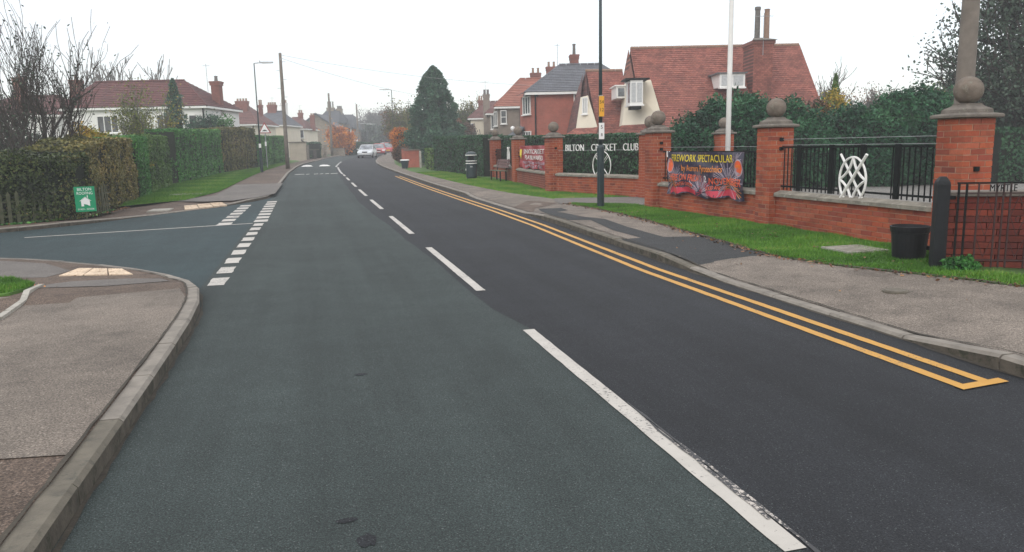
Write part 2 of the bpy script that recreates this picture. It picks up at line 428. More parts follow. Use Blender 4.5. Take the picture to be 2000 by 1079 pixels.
def grid_sheet(name, ys, xfs, zf, mat):
    vs = []; fs = []; n = len(xfs)
    for y in ys:
        for xf in xfs:
            x = xf(y); vs.append((x, y, float(zg(y))+zf(x, y)))
    for j in range(len(ys)-1):
        for i in range(n-1): fs.append((j*n+i, j*n+i+1, (j+1)*n+i+1, (j+1)*n+i))
    m = MB(); m.add(vs, fs); return struct(m.build(name, mat))

# the land itself
ys = list(range(-60, 130, 6))+list(range(130, 420, 30))
grid_sheet('ground', ys, [lambda y, a=a: a for a in (-260, -60, -16, 0, 16, 60, 260)], lambda x, y: -.07, 'ground_soil')
ys = [-8+.9*i for i in range(72)]+list(range(58, 230, 4))
wob = lambda y: .012*math.sin(y*3.1)+.015*math.sin(y*1.13+2)
seam = lambda y: interp(y, [(-8, 1.80), (6.3, 1.79), (7.5, 1.66), (12, 1.6), (23, 1.34), (50, 1.5), (60, xc(60)), (230, xc(230))])+wob(y) if y < 60 else xc(y)+wob(y)
road = grid_sheet('road', ys, [lambda y: xc(y)-3.0, lambda y: xc(y)-1.4, lambda y: seam(y)], lambda x, y: 0, 'asphalt_old')
grid_sheet('road_lane_resurfaced', ys, [lambda y: seam(y), lambda y: xc(y)+1.5, lambda y: xc(y)+3.8], lambda x, y: 0, 'asphalt_new')
grid_sheet('side_road', ys[:46], [lambda y: -17, lambda y: -8, lambda y: xc(y)-3.0], lambda x, y: 0, 'asphalt_side')

# ---- kerbs: every stone a piece of its own
def offset_poly(pts, w):
    """points shifted w metres to the left of travel"""
    o = []
    for i, p in enumerate(pts):
        a = pts[max(i-1, 0)]; b = pts[min(i+1, len(pts)-1)]
        dx, dy = b[0]-a[0], b[1]-a[1]; L = math.hypot(dx, dy) or 1
        o.append((p[0]-dy/L*w, p[1]+dx/L*w))
    return o
def resample(pts, step):
    d = [0]
    for a, b in zip(pts[:-1], pts[1:]): d.append(d[-1]+math.hypot(b[0]-a[0], b[1]-a[1]))
    n = max(1, round(d[-1]/step)); t = np.linspace(0, d[-1], n+1)
    return list(zip(np.interp(t, d, [p[0] for p in pts]), np.interp(t, d, [p[1] for p in pts])))
def smoothline(pts, it=2):
    for _ in range(it):
        q = [pts[0]]
        for a, b in zip(pts[:-1], pts[1:]):
            q += [(a[0]*.75+b[0]*.25, a[1]*.75+b[1]*.25), (a[0]*.25+b[0]*.75, a[1]*.25+b[1]*.75)]
        pts = q+[pts[-1]]
    return pts
def kerb(name, pts, hf, w=.125, side=1, step=.915, mats=('kerb_stone', 'kerb_dark'), joined_from=None, darkf=None):
    """pts: road-side edge of the kerb; side=1 means the stones lie to the left of travel"""
    pts = resample(pts, step); inn = offset_poly(pts, w*side)
    root = struct(empty(name, (pts[0][0], pts[0][1], float(zg(pts[0][1])))))
    ox, oy, oz = root.location
    big = MB()
    for i in range(len(pts)-1):
        a, b, c, d = pts[i], pts[i+1], inn[i+1], inn[i]
        g = .007
        def L(p, q, t): return (p[0]+(q[0]-p[0])*t, p[1]+(q[1]-p[1])*t)
        a2, b2, d2, c2 = L(a, b, g), L(a, b, 1-g), L(d, c, g), L(d, c, 1-g)
        j = RNG.uniform(-.004, .004)
        ha, hb = hf(*a)+j, hf(*b)+j+RNG.uniform(-.002, .002)
        ch = .022
        za, zb = float(zg(a[1])), float(zg(b[1]))
        def P(p, z): return (p[0]-ox, p[1]-oy, z-oz)
        ea, eb = L(a2, d2, ch/w), L(b2, c2, ch/w)
        vs = [P(a2, za-.1), P(b2, zb-.1), P(c2, zb-.1), P(d2, za-.1),
              P(a2, za+max(ha-ch, .004)), P(b2, zb+max(hb-ch, .004)), P(c2, zb+hb), P(d2, za+ha), P(ea, za+ha), P(eb, zb+hb)]
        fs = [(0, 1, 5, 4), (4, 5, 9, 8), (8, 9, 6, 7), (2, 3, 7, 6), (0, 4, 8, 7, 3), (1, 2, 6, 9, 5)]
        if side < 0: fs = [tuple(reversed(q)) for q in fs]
        dk = darkf(*a) if darkf else False
        if joined_from is not None and i >= joined_from: big.add(vs, fs)
        else:
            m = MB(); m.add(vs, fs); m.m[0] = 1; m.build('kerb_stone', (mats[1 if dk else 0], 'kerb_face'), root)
    if big.v: tag(big.build('kerb_run', mats[0], root), kind='stuff')
    return root

def hR(x, y):   # height of the right-hand pavement: dropped crossings
    k = .105
    for c0, c1, r in ((5.0, 8.4, .8), (17.6, 24, 1.2), (76, 82, 1.5)):
        if y < c0-r or y > c1+r: t = 0
        elif y < c0: t = (y-c0+r)/r
        elif y > c1: t = (c1+r-y)/r
        else: t = 1
        k -= t*.078
    return k
def hRp(x, y):
    t = min(1, max(0, (x-xk(y)-.12)/.9)); return hR(x, y)*(1-t)+.105*t
right_edge = [(xk(y), y) for y in [-5+.9*i for i in range(70)]+list(range(59, 200, 4))]
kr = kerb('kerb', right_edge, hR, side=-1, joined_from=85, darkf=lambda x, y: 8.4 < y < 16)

left_near = [(-1.13, -3.5), (-1.13, 4), (-1.14, 7.1), (-1.19, 8.35), (-1.33, 9.3), (-1.58, 10.2), (-2.0, 11.05), (-2.75, 11.95), (-4.0, 13.15), (-4.95, 13.8), (-6.2, 14.25), (-8, 14.2), (-14, 12.8)]
left_near = smoothline(left_near)
def hL(x, y):
    t = min(1, max(0, (y-9.4)/1.0)); return .115*(1-t)+.028*t
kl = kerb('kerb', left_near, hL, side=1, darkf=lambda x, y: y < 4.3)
left_far = [(-14, 16.3), (-9.5, 17.1), (-7.4, 17.9), (-6.54, 18.5), (-5.74, 19.2), (-5.0, 20.3), (-4.2, 21.75), (-3.3, 23.1), (-2.55, 24.5), (-1.85, 26.2), (-1.5, 27.4), (-1.42, 28.3)]
left_far = smoothline(left_far)
lf_all = left_far+[(xl(y), y) for y in [29.5+.9*i for i in range(34)]+list(range(61, 200, 4))]
def hN(x, y):
    if 20.8 < y < 24.8 and x < -2: return .028
    if x < -4.6: return .09
    return .10
def hNs(x, y):
    t = max(0, 1-abs(y-22.8)/3.2); t = min(1, t*1.8); return .10*(1-t)+.028*t
kn = kerb('kerb', lf_all, hNs, side=1, joined_from=75)

# ---- right pavement
XG = [(-6, 8.2), (4, 8.0), (5, 7.3), (6, 6.85), (6.9, 6.5), (7.9, 6.0), (8.9, 5.8), (10.6, 6.0), (14.1, 6.35), (16.7, 6.45), (18.7, 6.3), (20.5, 6.6), (24, 6.15), (30, 5.9), (38.6, 5.75), (46, 5.6), (60, 6.2), (70, 7.2), (80, 8.6), (95, 10.5), (200, 23)]
def xg(y): return interp(y, XG)
XW = [(-6, 8.3), (4, 8.2), (5.2, 8.55), (7.2, 7.15), (8.0, 7.82), (17, 7.7), (20.4, 8.8), (24.1, 7.7), (30.5, 8.1), (36, 8.3), (46, 7.2), (52, 6.9), (60, 7.6), (80, 10), (200, 30)]
def ksin(y): return xk(y)+.125
ysr = [-6+.45*i for i in range(140)]+list(range(58, 200, 4))
grid_sheet('pavement', ysr, [ksin]+[lambda y, t=t: ksin(y)+(xg(y)-ksin(y))*t for t in (.25, .5, .75, 1)], hRp, 'pavement_pale')
def hv(x, y): return .112
grid_sheet('grass_verge', ysr, [lambda y: xg(y), lambda y: (xg(y)+max(xg(y)+.3, interp(y, XW)))/2, lambda y: max(xg(y)+.3, interp(y, XW)+.35)], lambda x, y: .112 if x > xg(y)+.02 else .10, 'grass_soil')
# club yard and land behind
slab('club_yard', [(8.25, -4), (45, -4), (45, 58), (9.6, 58), (8.4, 36), (8.2, 30), (7.95, 24.3), (9.0, 20.3), (7.9, 17.3), (8.15, 8)], .095, 0, 'yard', step=4)
# path through the gate gap
slab('path', [(6.12, 18.75), (6.62, 19.05), (7.75, 17.5), (9.6, 18.1), (9.6, 20.4), (8.8, 20.2), (7.6, 20.5), (6.62, 20.85), (6.3, 19.9)], .118, 0, 'pavement_grey', step=3)
# darker repairs cut into the pavement
def hRq(x, y): return hRp(x, y)+.005
slab('pavement_repair', [(ksin(8.75)+.0, 8.75), (4.68, 11.3), (5.05, 11.35), (5.06, 12.6), (5.35, 14.5), (4.95, 14.7), (4.97, 16.2), (5.2, 17.4), (5.35, 18.2), (5.78, 17.7), (5.72, 17.0), (5.36, 16.8), (5.45, 15.3), (5.68, 14.55), (5.5, 13.0), (5.42, 11.3), (5.98, 11.15), (5.86, 9.6), (5.76, 8.95)], hRq, 0, 'asphalt_patch', step=.45)
slab('pavement_repair', [(4.98, 17.4), (4.98, 19.3), (5.75, 20.6), (6.15, 19.2), (5.72, 18.6), (5.33, 18.4)], lambda x, y: hRp(x, y)+.006, 0, 'pavement_brown', step=.5)
slab('driveway', [(7.05, 6.3), (8.6, 4.75), (9, -4), (8.05, -4), (7.85, 4.2), (7.25, 5.25)], .122, 0, 'pavement_pale', step=1)

# ---- left pavements
kin = offset_poly(left_near, .125)
outl = [(-14, 2), (-14, -3.5)]+kin[:1]+kin[1:]
outl = [p for p in outl if not (p[1] > 20)]
slab('pavement', [(-14.0, -3.5)]+kin+[(-14, 12.9)], lambda x, y: min(hL(x, y)+.001, .115) if y < 9 or x > -3 else hL(x, y)+.002+min(.05, .02*max(0, 11.2-y)), .08, 'pavement_brown', step=.5, sx=.6)
hLp = lambda x, y: (hL(x, y)+.001 if y < 9 or x > -3 else hL(x, y)+.002+min(.05, .02*max(0, 11.2-y)))
pav_l = lambda x, y: hLp(x, y)+.005
slab('pavement_repair', [(-3.2, 4.35), (-1.27, 4.1), (-1.27, 7.2), (-1.33, 8.35), (-1.5, 9.05), (-3.05, 8.75), (-2.88, 7.9), (-5, 6.2), (-5, 4.5)], pav_l, 0, 'pavement_pale', step=.5, sx=.6)
slab('pavement_repair', [(-3.12, 9.95), (-3.1, 9.5), (-2.3, 9.75), (-1.75, 9.95), (-1.95, 10.45), (-2.4, 10.62), (-3.0, 10.55), (-3.2, 10.35)], pav_l, 0, 'pavement_grey', step=.5, sx=.6)
slab('pavement_repair', [(-8, 12.2), (-4.0, 11.3), (-3.45, 11.1), (-3.3, 11.65), (-3.9, 12.6), (-4.9, 13.4), (-8, 13.9)], pav_l, 0, 'pavement_grey', step=.5, sx=.6)
slab('grass_verge', [(-3.75, 10.95), (-3.45, 10.5), (-3.22, 9.95), (-3.1, 9.35), (-3.15, 9.0), (-8, 7.6), (-8, 12)], lambda x, y: hLp(x, y)+.03, .05, 'grass_soil', step=.5, sx=.5)
def edging(pts, w=.05, h=.03):
    root = struct(empty('edging_kerb', (pts[0][0], pts[0][1], 0))); ox, oy, _ = root.location
    for a, b in zip(pts[:-1], pts[1:]):
        sub = resample([a, b], .9)
        for p, q in zip(sub[:-1], sub[1:]):
            dx, dy = q[0]-p[0], q[1]-p[1]; L = math.hypot(dx, dy); nx, ny = -dy/L*w/2, dx/L*w/2; e = .004
            z0 = hLp(*p); z1 = hLp(*q); p2 = (p[0]+dx*e-ox, p[1]+dy*e-oy); q2 = (q[0]-dx*e-ox, q[1]-dy*e-oy)
            m = MB(); m.hexa([(p2[0]-nx, p2[1]-ny, z0-.1), (q2[0]-nx, q2[1]-ny, z1-.1), (q2[0]+nx, q2[1]+ny, z1-.1), (p2[0]+nx, p2[1]+ny, z0-.1),
                    (p2[0]-nx, p2[1]-ny, z0+h), (q2[0]-nx, q2[1]-ny, z1+h), (q2[0]+nx, q2[1]+ny, z1+h), (p2[0]+nx, p2[1]+ny, z0+h)])
            m.build('edging_stone', 'concrete', root)
edging([(-3.13, 9.9), (-3.02, 9.1), (-2.95, 8.75), (-2.87, 7.85), (-4.6, 5.6)], .06, .035)
edging([(-3.08, 8.98), (-8, 7.55)], .05, .04)

# north corner pavement + verge beyond
fin = offset_poly(lf_all, .125); fin = [p for p in fin if p[0] > -13]
gr_edge = [(-5.55, 24.0), (-3.95, 26.2), (-3.42, 30.5), (-3.35, 38), (-3.2, 46), (-2.9, 54), (-2.4, 62), (-1.9, 68), (-1.0, 76), (0.3, 86), (4, 110), (9, 155), (12.5, 196)]
hed = [(-5.5, 21.3), (-5.8, 20.35), (-6.35, 19.8), (-6.9, 19.25), (-9.5, 17.9), (-13, 17.2)]
hNp = lambda x, y: hNs(x, y)+.002 if x > -99 else .1
far_half = [p for p in fin if p[1] < 196]
slab('pavement', far_half+list(reversed(gr_edge))+hed, lambda x, y: hNs(x, y)+.002, .08, 'pavement_brown', step=1.0)
slab('grass_verge', gr_edge[:9]+[(-1.5, 80), (-14, 80), (-14, 18.2)]+list(reversed(hed[:5])), .12, 0, 'grass_soil', step=2)
slab('pavement_repair', [(-4.3, 26.0), (-3.3, 28.5), (-3.3, 36), (-1.3, 36), (-1.3, 28.4), (-1.75, 26.7), (-2.4, 25.2), (-3.3, 25.2)], lambda x, y: .112, 0, 'pavement_grey', step=1)
# tactile crossing slabs
def tactile(name_pts, hbase, nu, nv, skip=()):
    a, b, c, d = [Vector((p[0], p[1], 0)) for p in name_pts]
    root = struct(empty('tactile_paving', (a.x, a.y, 0)))
    for i in range(nu):
        for j in range(nv):
            if (i, j) in skip: continue
            def P(u, v): return (a*(1-u)+b*u)*(1-v)+(d*(1-u)+c*u)*v
            e = .03
            q = [P((i+e)/nu, (j+e)/nv), P((i+1-e)/nu, (j+e)/nv), P((i+1-e)/nu, (j+1-e)/nv), P((i+e)/nu, (j+1-e)/nv)]
            cx = (q[0]+q[2])/2; h = hbase(cx.x, cx.y)+float(zg(cx.y))+RNG.uniform(0, .003)
            m = MB(); m.hexa([(p.x-a.x, p.y-a.y, h-.03) for p in q]+[(p.x-a.x, p.y-a.y, h+.012) for p in q])
            for s in range(5):       # rows of blisters
                for t in range(5):
                    w = q[0].lerp(q[1], (s+.5)/5).lerp(q[3].lerp(q[2], (s+.5)/5), (t+.5)/5); r = .016
                    m.add([(w.x-a.x-r, w.y-a.y-r, h+.012), (w.x-a.x+r, w.y-a.y-r, h+.012), (w.x-a.x+r, w.y-a.y+r, h+.012), (w.x-a.x-r, w.y-a.y+r, h+.012), (w.x-a.x, w.y-a.y, h+.019)],
                          [(0, 1, 4), (1, 2, 4), (2, 3, 4), (3, 0, 4)])
            m.build('tactile_slab', 'tactile', root)
    return root
tactile([(-3.32, 11.15), (-2.36, 10.92), (-2.62, 11.5), (-3.24, 11.8)], lambda x, y: hLp(x, y)+.004, 3, 2)
tactile([(-3.5, 22.95), (-2.5, 24.35), (-2.75, 25.2), (-3.75, 24.6)], lambda x, y: hNs(x, y)+.004, 3, 3)

# ---- painted lines: each stroke its own piece of the road
def mark(name, pts, mat='white_paint', jit=.0028, h=.005, n=1, parent=None):
    """thin sheet with slightly ragged edges"""
    out = []
    k = len(pts)
    for i in range(k):
        a, b = pts[i], pts[(i+1) % k]; L = math.hypot(b[0]-a[0], b[1]-a[1]); m = max(1, int(L/.12))
        for j in range(m):
            t = j/m; out.append((a[0]+(b[0]-a[0])*t+RNG.uniform(-jit, jit), a[1]+(b[1]-a[1])*t+RNG.uniform(-jit, jit)))
    o = slab(name, out, h, 0, mat, parent=parent or road, step=3)
    return o
DIRT = []
def rect(x, y0, y1, w): return [(x-w/2, y0), (x+w/2, y0), (x+w/2, y1), (x-w/2, y1)]
for y0, y1 in ((2.45, 6.36), (8.33, 12.36), (14.5, 18.55), (20.9, 24.85), (26.95, 31.0), (33.2, 36.6), (39.0, 42.0), (44, 46.2)):
    mark('centre_line_dash', rect(1.76, y0, y1, .105))
mark('centre_line_wear', [(1.822, 2.40), (1.842, 2.40), (1.840, 3.4), (1.832, 4.3), (1.820, 4.3), (1.824, 3.4)], 'white_speckle', jit=.006)
mark('centre_line_wear', [(1.792, 2.7), (1.812, 2.7), (1.812, 3.9), (1.800, 4.2), (1.796, 3.5)], 'white_speckle', jit=.008, h=.008)
for i in range(9):
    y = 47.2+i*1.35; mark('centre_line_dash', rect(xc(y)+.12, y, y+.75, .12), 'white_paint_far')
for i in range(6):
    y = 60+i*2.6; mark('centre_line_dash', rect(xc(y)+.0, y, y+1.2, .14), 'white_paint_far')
# give way markings across the side road
y = 9.82
for i in range(17):
    w = .29 if i < 9 else .31; L = .58
    mark('give_way_block', rect(-1.22-(0.0 if i < 9 else .01*(i-9)), y, y+L, .20 if i < 9 else .30), jit=.009)
    y += .965
y = 18.05
for i in range(7):
    mark('give_way_block', rect(-1.98, y, y+.62, .30), jit=.008); y += .97
mark('side_road_centre_line', [(-5.62, 17.12), (-1.36, 18.16), (-1.37, 18.26), (-5.63, 17.22)])
# double yellow lines
def yline(off):
    ysn = [3.93]+[5+i for i in range(38)]
    L = [(xk(y)-.305-(.225 if off else 0)-.04, y) for y in ysn]; R = [(p[0]+.085, p[1]) for p in L]
    m = L+list(reversed(R)); return m
for off in (1, 0): mark('yellow_line', yline(off), 'yellow_paint', jit=.003)
mark('yellow_line_end', [(3.945, 3.85), (4.35, 3.90), (4.35, 3.985), (3.945, 3.935)], 'yellow_paint', jit=.003, h=.009)
# speed table markings
for x0, x1 in ((-1.0, -.45), (-.35, -.15), (.1, .35), (.45, .65), (.75, 1.0), (1.08, 1.5)):
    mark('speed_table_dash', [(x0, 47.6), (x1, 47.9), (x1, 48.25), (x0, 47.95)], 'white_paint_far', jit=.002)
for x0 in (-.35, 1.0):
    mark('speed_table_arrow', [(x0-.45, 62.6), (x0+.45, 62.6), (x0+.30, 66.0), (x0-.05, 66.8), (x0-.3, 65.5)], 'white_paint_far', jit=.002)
# grit and moss gathered behind and below the kerbs
def dirt_strip(pts, w, hf, seed, name='kerb_grit'):
    rd = random.Random(seed); a = resample(pts, .16); L_ = []; R_ = []
    o1 = offset_poly(a, -w); o2 = offset_poly(a, w)
    for p, q1, q2 in zip(a, o1, o2):
        k1, k2 = rd.uniform(.1, 1), rd.uniform(.1, 1)
        L_.append((p[0]+(q1[0]-p[0])*k1, p[1]+(q1[1]-p[1])*k1)); R_.append((p[0]+(q2[0]-p[0])*k2, p[1]+(q2[1]-p[1])*k2))
    m = MB(); vs = [(x, y, float(zg(y))+hf(x, y)) for x, y in L_]+[(x, y, float(zg(y))+hf(x, y)) for x, y in R_]; n = len(L_)
    m.add(vs, [(i+n, i, i+1, i+1+n) for i in range(n-1)]); o = m.build(name, 'gutter_dirt', road)
    if o.data.polygons[0].normal.z < 0: o.data.flip_normals()
dirt_strip(offset_poly([p for p in left_near if p[0] > -5], .132), .016, lambda x, y: hLp(x, y)+.012, 1)
dirt_strip([p for p in offset_poly([p for p in left_near if p[0] > -5], -.012)], .028, lambda x, y: .004, 2)
dirt_strip([(xk(y)-.015, y) for y in np.arange(2, 40, .5)], .035, lambda x, y: .004, 3)
dirt_strip([(xk(y)+.134, y) for y in np.arange(2, 40, .5)], .018, lambda x, y: hRp(x, y)+.012, 4)
dirt_strip([(xg(y)+.01, y) for y in np.arange(5, 18.5, .5)], .05, lambda x, y: .121, 5, 'verge_edge_soil')
dirt_strip([p for p in offset_poly(left_far[6:], -.012)], .04, lambda x, y: .004, 6)
# patches in the carriageway
def blob(cx, cy, rx, ry, n=13, seed=1):
    r = random.Random(seed); return [(cx+rx*math.cos(2*math.pi*i/n)*r.uniform(.7, 1.15), cy+ry*math.sin(2*math.pi*i/n)*r.uniform(.7, 1.15)) for i in range(n)]
slab('road_patch', blob(.13, 3.02, .045, .06, seed=3), .003, 0, 'asphalt_new', parent=road)
slab('road_patch', blob(.05, 3.22, .05, .025, seed=5), .003, 0, 'asphalt_new', parent=road)
slab('road_patch', blob(.25, 5.45, .05, .03, seed=6), .003, 0, 'asphalt_new', parent=road)

# ---- covers set in the ground
def cover(label, x0, x1, y0, y1, h, mat, rz=0, round_=False):
    cx, cy = (x0+x1)/2, (y0+y1)/2; t = thing('access_cover', label, 'manhole cover', (cx, cy, float(zg(cy))+h), rz)
    a, b = (x1-x0)/2, (y1-y0)/2
    if round_:
        MB().lathe([(a, -.02), (a, .004)], n=20).build('frame', 'kerb_dark', t); MB().lathe([(a*.86, -.01), (a*.86, .01), (a*.8, .012)], n=20).build('lid', mat, t)
    else:
        MB().box(-a, a, -b, b, -.03, .008).build('frame', 'concrete', t); MB().box(-a*.88, a*.88, -b*.88, b*.88, 0, .013).build('lid', mat, t)
    return t
cover('pale concrete cover in the grass before the white emblem wall', 6.72, 7.32, 8.5, 9.1, .142, 'coping_stone')
cover('small round dark cover in the right-hand pavement', 5.42, 5.66, 6.2, 6.44, .104, 'kerb_dark', round_=True)
cover('square pale cover in the pavement at the side road corner', -4.38, -3.84, 22.5, 23.4, .06, 'concrete')
cover('long concrete cover lying in the left grass verge', -4.9, -3.8, 28.9, 30.4, .125, 'coping_stone')
# ================================================================== brick pillars and low walls of the club
def brick_mesh(l, w=.1025, h=.065, seed=0):
    r = random.Random(seed); j = lambda: r.uniform(-.0018, .0018); b = .004
    m = MB(); x, y, z = l/2, w/2, h/2
    m.hexa([(-x+j(), -y+j(), -z), (x+j(), -y+j(), -z), (x+j(), y+j(), -z), (-x+j(), y+j(), -z), (-x+j(), -y+j(), z+j()), (x+j(), -y+j(), z), (x+j(), y+j(), z+j()), (-x+j(), y+j(), z)])
    return m
BR = {}
def bricks(kind, l):
    k = (kind, l)
    if k not in BR: BR[k] = [brick_mesh(l, seed=i*3+int(l*1000)) for i in range(3)]
    return BR[k]
BRM = {}
def bmesh_of(kind, l, i):
    k = (kind, l, i)
    if k not in BRM: BRM[k] = bricks(kind, l)[i].mesh('brick', kind)
    return BRM[k]
def lay(parent, items, kind, single):
    """items: (l, x, y, z, rz)"""
    if single:
        for l, x, y, z, rz in items:
            link('brick', bmesh_of(kind, l, RNG.randrange(3)), parent, (x+RNG.uniform(-.002, .002), y+RNG.uniform(-.002, .002), z), rz)
    else:
        m = MB()
        for l, x, y, z, rz in items:
            b = bricks(kind, l)[RNG.randrange(3)]; c, s = math.cos(rz), math.sin(rz)
            m.add([(v[0]*c-v[1]*s+x, v[0]*s+v[1]*c+y, v[2]+z) for v in b.v], b.f)
        tag(m.build('brickwork', kind, parent), kind='stuff')

PW = .45
def pillar(label, x, y, rz=0, single=True, h=1.73, base=.1):
    z0 = float(zg(y))+base
    t = thing('gate_pillar', label, 'brick pillar', (x, y, z0), rz, 'brick pillars with stone balls')
    a = PW/2; ci = a-.006
    MB().box(-ci, ci, -ci, ci, -.1, h-.004).build('mortar_core', 'mortar', t)
    items = []; n = int(h/.075); q = a-.1025/2
    for k in range(n):
        z = .005+k*.075+.0325; L = (PW-.01)/2; o = L/2+.005
        if k % 2 == 0:
            for sgn in (-1, 1):
                items += [(.215, -o, sgn*q, z, 0), (.215, o, sgn*q, z, 0), (.215, sgn*q, 0, z, math.pi/2)]
        else:
            for sgn in (-1, 1):
                items += [(.215, sgn*q, -o, z, math.pi/2), (.215, sgn*q, o, z, math.pi/2), (.215, 0, sgn*q, z, 0)]
    lay(t, items, 'brick_red', single)
    s2 = math.sqrt(2)
    MB().lathe([(.275*s2, h), (.29*s2, h+.01), (.29*s2, h+.035), (.275*s2, h+.05), (.205*s2, h+.062), (.20*s2, h+.105), (.19*s2, h+.115), (.135*s2, h+.145), (.115*s2, h+.165), (.115*s2, h+.182)], n=4, sq=True).build('capstone', 'cap_stone', t)
    R = .172; zc = h+.182+R-.012
    pr = [(.0005 if abs(c) > 1.56 else R*math.cos(c), zc+R*math.sin(c)) for c in np.linspace(-math.pi/2+.02, math.pi/2, 15)]
    MB().lathe(pr, n=28).build('stone_ball', 'ball_stone', t, smooth=True)
    return t
pA = pillar('brick pillar with stone ball behind the black post, largest of the pillars', 8.05, 8.15)
pB = pillar('brick pillar with stone ball between the firework banner and the white emblem railing', 8.05, 12.32)
pC = pillar('brick pillar with stone ball at the left end of the firework banner', 7.84, 16.72)
pC2 = pillar('brick pillar at the right end of the club name letters, mostly behind the pillar beside the firework banner', 9.06, 19.80, .3, single=False)
pD = pillar('brick pillar with stone ball at the left end of the club name letters', 7.63, 24.1, .1)
pE = pillar('brick pillar with stone ball between the red banner and the bench', 8.15, 30.5, single=False)
pF = pillar('brick pillar with stone ball farthest left, beside the clipped hedge', 8.45, 35.8, single=False)
pG = pillar('brick pillar with stone ball standing back behind the white flagpole', 12.55, 22.0, single=False)
# iron hinge stubs let into the pillar faces
for t, zs in ((pA, (1.1,)), (pB, (1.52, 1.36)), (pC, (1.5, 1.36)), (pD, (1.4,)), (pE, (1.2, 1.05)), (pF, (1.2, 1.05))):
    for z in zs: MB().box(-.06, .01, -PW/2-.03, -PW/2-.001, z-.03, z+.03).build('iron_bracket', 'metal_black', t)

def lowwall(label, ax, ay, bx, by, h=.56, single=True, courses=8):
    """a (near camera) to b; front face towards the road"""
    L = math.hypot(bx-ax, by-ay); rz = math.atan2(by-ay, bx-ax); z0 = float(zg(ay))+.1
    t = thing('low_wall', label, 'brick wall', (ax, ay, z0), rz, 'low brick walls between the pillars')
    # local x along the wall, +y is towards the road side (left of travel)
    MB().box(0, L, -.094, .094, -.15, courses*.075).build('mortar_core', 'mortar', t)
    items = []; n = int(L/.225)
    for k in range(courses):
        off = .1125 if k % 2 else 0; x = off+.11
        while x+.1075 < L:
            items.append((.215, x, .1-.1025/2, k*.075+.0375, 0)); x += .225
        if off: items.append((.1025, .055, .1-.1025/2, k*.075+.0375, 0))
        rem = L-(x-.11)
        if rem > .06: items.append((.1025 if rem < .2 else .215, L-(.052 if rem < .2 else .108), .1-.1025/2, k*.075+.0375, 0))
    lay(t, items, 'brick_red', single)
    z = courses*.075; x = 0; m = max(1, round(L/.62)); s = L/m
    for i in range(m):
        jz = RNG.uniform(-.004, .004); x0, x1 = i*s+.004, (i+1)*s-.004
        mb = MB(); mb.add([(x0, -.15, z+.002), (x1, -.15, z+.002), (x1, .15, z+.002), (x0, .15, z+.002), (x0, -.15, z+.055+jz), (x1, -.15, z+.055+jz), (x1, .15, z+.055+jz), (x0, .15, z+.055+jz), (x0, -.03, z+.10+jz), (x1, -.03, z+.10+jz), (x1, .03, z+.10+jz), (x0, .03, z+.10+jz)],
            [(0, 3, 2, 1), (0, 1, 5, 4), (2, 3, 7, 6), (4, 5, 9, 8), (8, 9, 10, 11), (11, 10, 6, 7), (1, 2, 6, 10, 9, 5), (3, 0, 4, 8, 11, 7)])
        mb.build('coping_stone', 'coping_stone', t)
    return t
wAB = lowwall('low brick wall under the railing with the large white emblem', 8.05, 8.385, 8.05, 12.085, courses=7)
wBC = lowwall('low brick wall under the firework banner', 8.04, 12.56, 7.87, 16.48, courses=7)
wCD = lowwall('low brick wall under the club name letters', 8.97, 20.02, 7.72, 23.88, courses=7)
wDE = lowwall('low brick wall under the red banner', 7.68, 24.34, 8.12, 30.26, single=False, courses=7)
wEF = lowwall('low brick wall behind the wooden bench', 8.17, 30.74, 8.42, 35.56, single=False, courses=7)
def dry_patch(x, y, z):
    pass

# ---- railings on the low walls
def railing(label, ax, ay, bx, by, z0, ztop, spacing=.105, posts=(), wires=(), bars=None):
    L = math.hypot(bx-ax, by-ay); rz = math.atan2(by-ay, bx-ax)
    t = thing('iron_railing', label, 'railing', (ax, ay, float(zg(ay))+z0), rz, 'black railings on the low walls')
    H = ztop-z0
    MB().box(0, L, -.012, .012, H-.03, H).build('top_rail', 'metal_black', t)
    MB().box(0, L, -.012, .012, .05, .08).build('bottom_rail', 'metal_black', t)
    bm = MB().tube((0, 0, 0), (0, 0, H-.03), .0105, n=6).mesh('bar', 'metal_black')
    x = spacing/2
    while x < L:
        if bars is None or any(a <= x <= b for a, b in bars): link('bar', bm, t, (x, 0, 0))
        x += spacing
    for p in posts: MB().box(p-.045, p+.045, -.02, .02, 0, H+.02).build('post', 'metal_black', t)
    for w in wires: MB().tube((0, 0, w-z0), (L, 0, w-z0), .004, n=5).build('wire', 'metal_grey', t)
    return t
rAB = railing('black railing around the large white emblem, right-hand wall', 8.05, 8.39, 8.05, 12.08, .74, 1.50, posts=(.9, 1.62, 2.35, 3.2), wires=(1.52, 1.62), bars=((0, 1.0), (1.7, 3.7)))
rBC = railing('black railing behind the firework banner', 8.04, 12.56, 7.87, 16.48, .74, 1.42, wires=(1.5,))
text('lettering', 'U.', .20, 'white_metal', rBC, lambda x, z, d: (3.62-x, .03+d, .60+z), .01, width=.17)
rDE = railing('black railing behind the red banner', 7.68, 24.34, 8.12, 30.26, .74, 1.45, spacing=.16)
rEF = railing('black railing with the narrow white emblem beside the bench', 8.17, 30.74, 8.42, 35.56, .74, 1.45, spacing=.16)

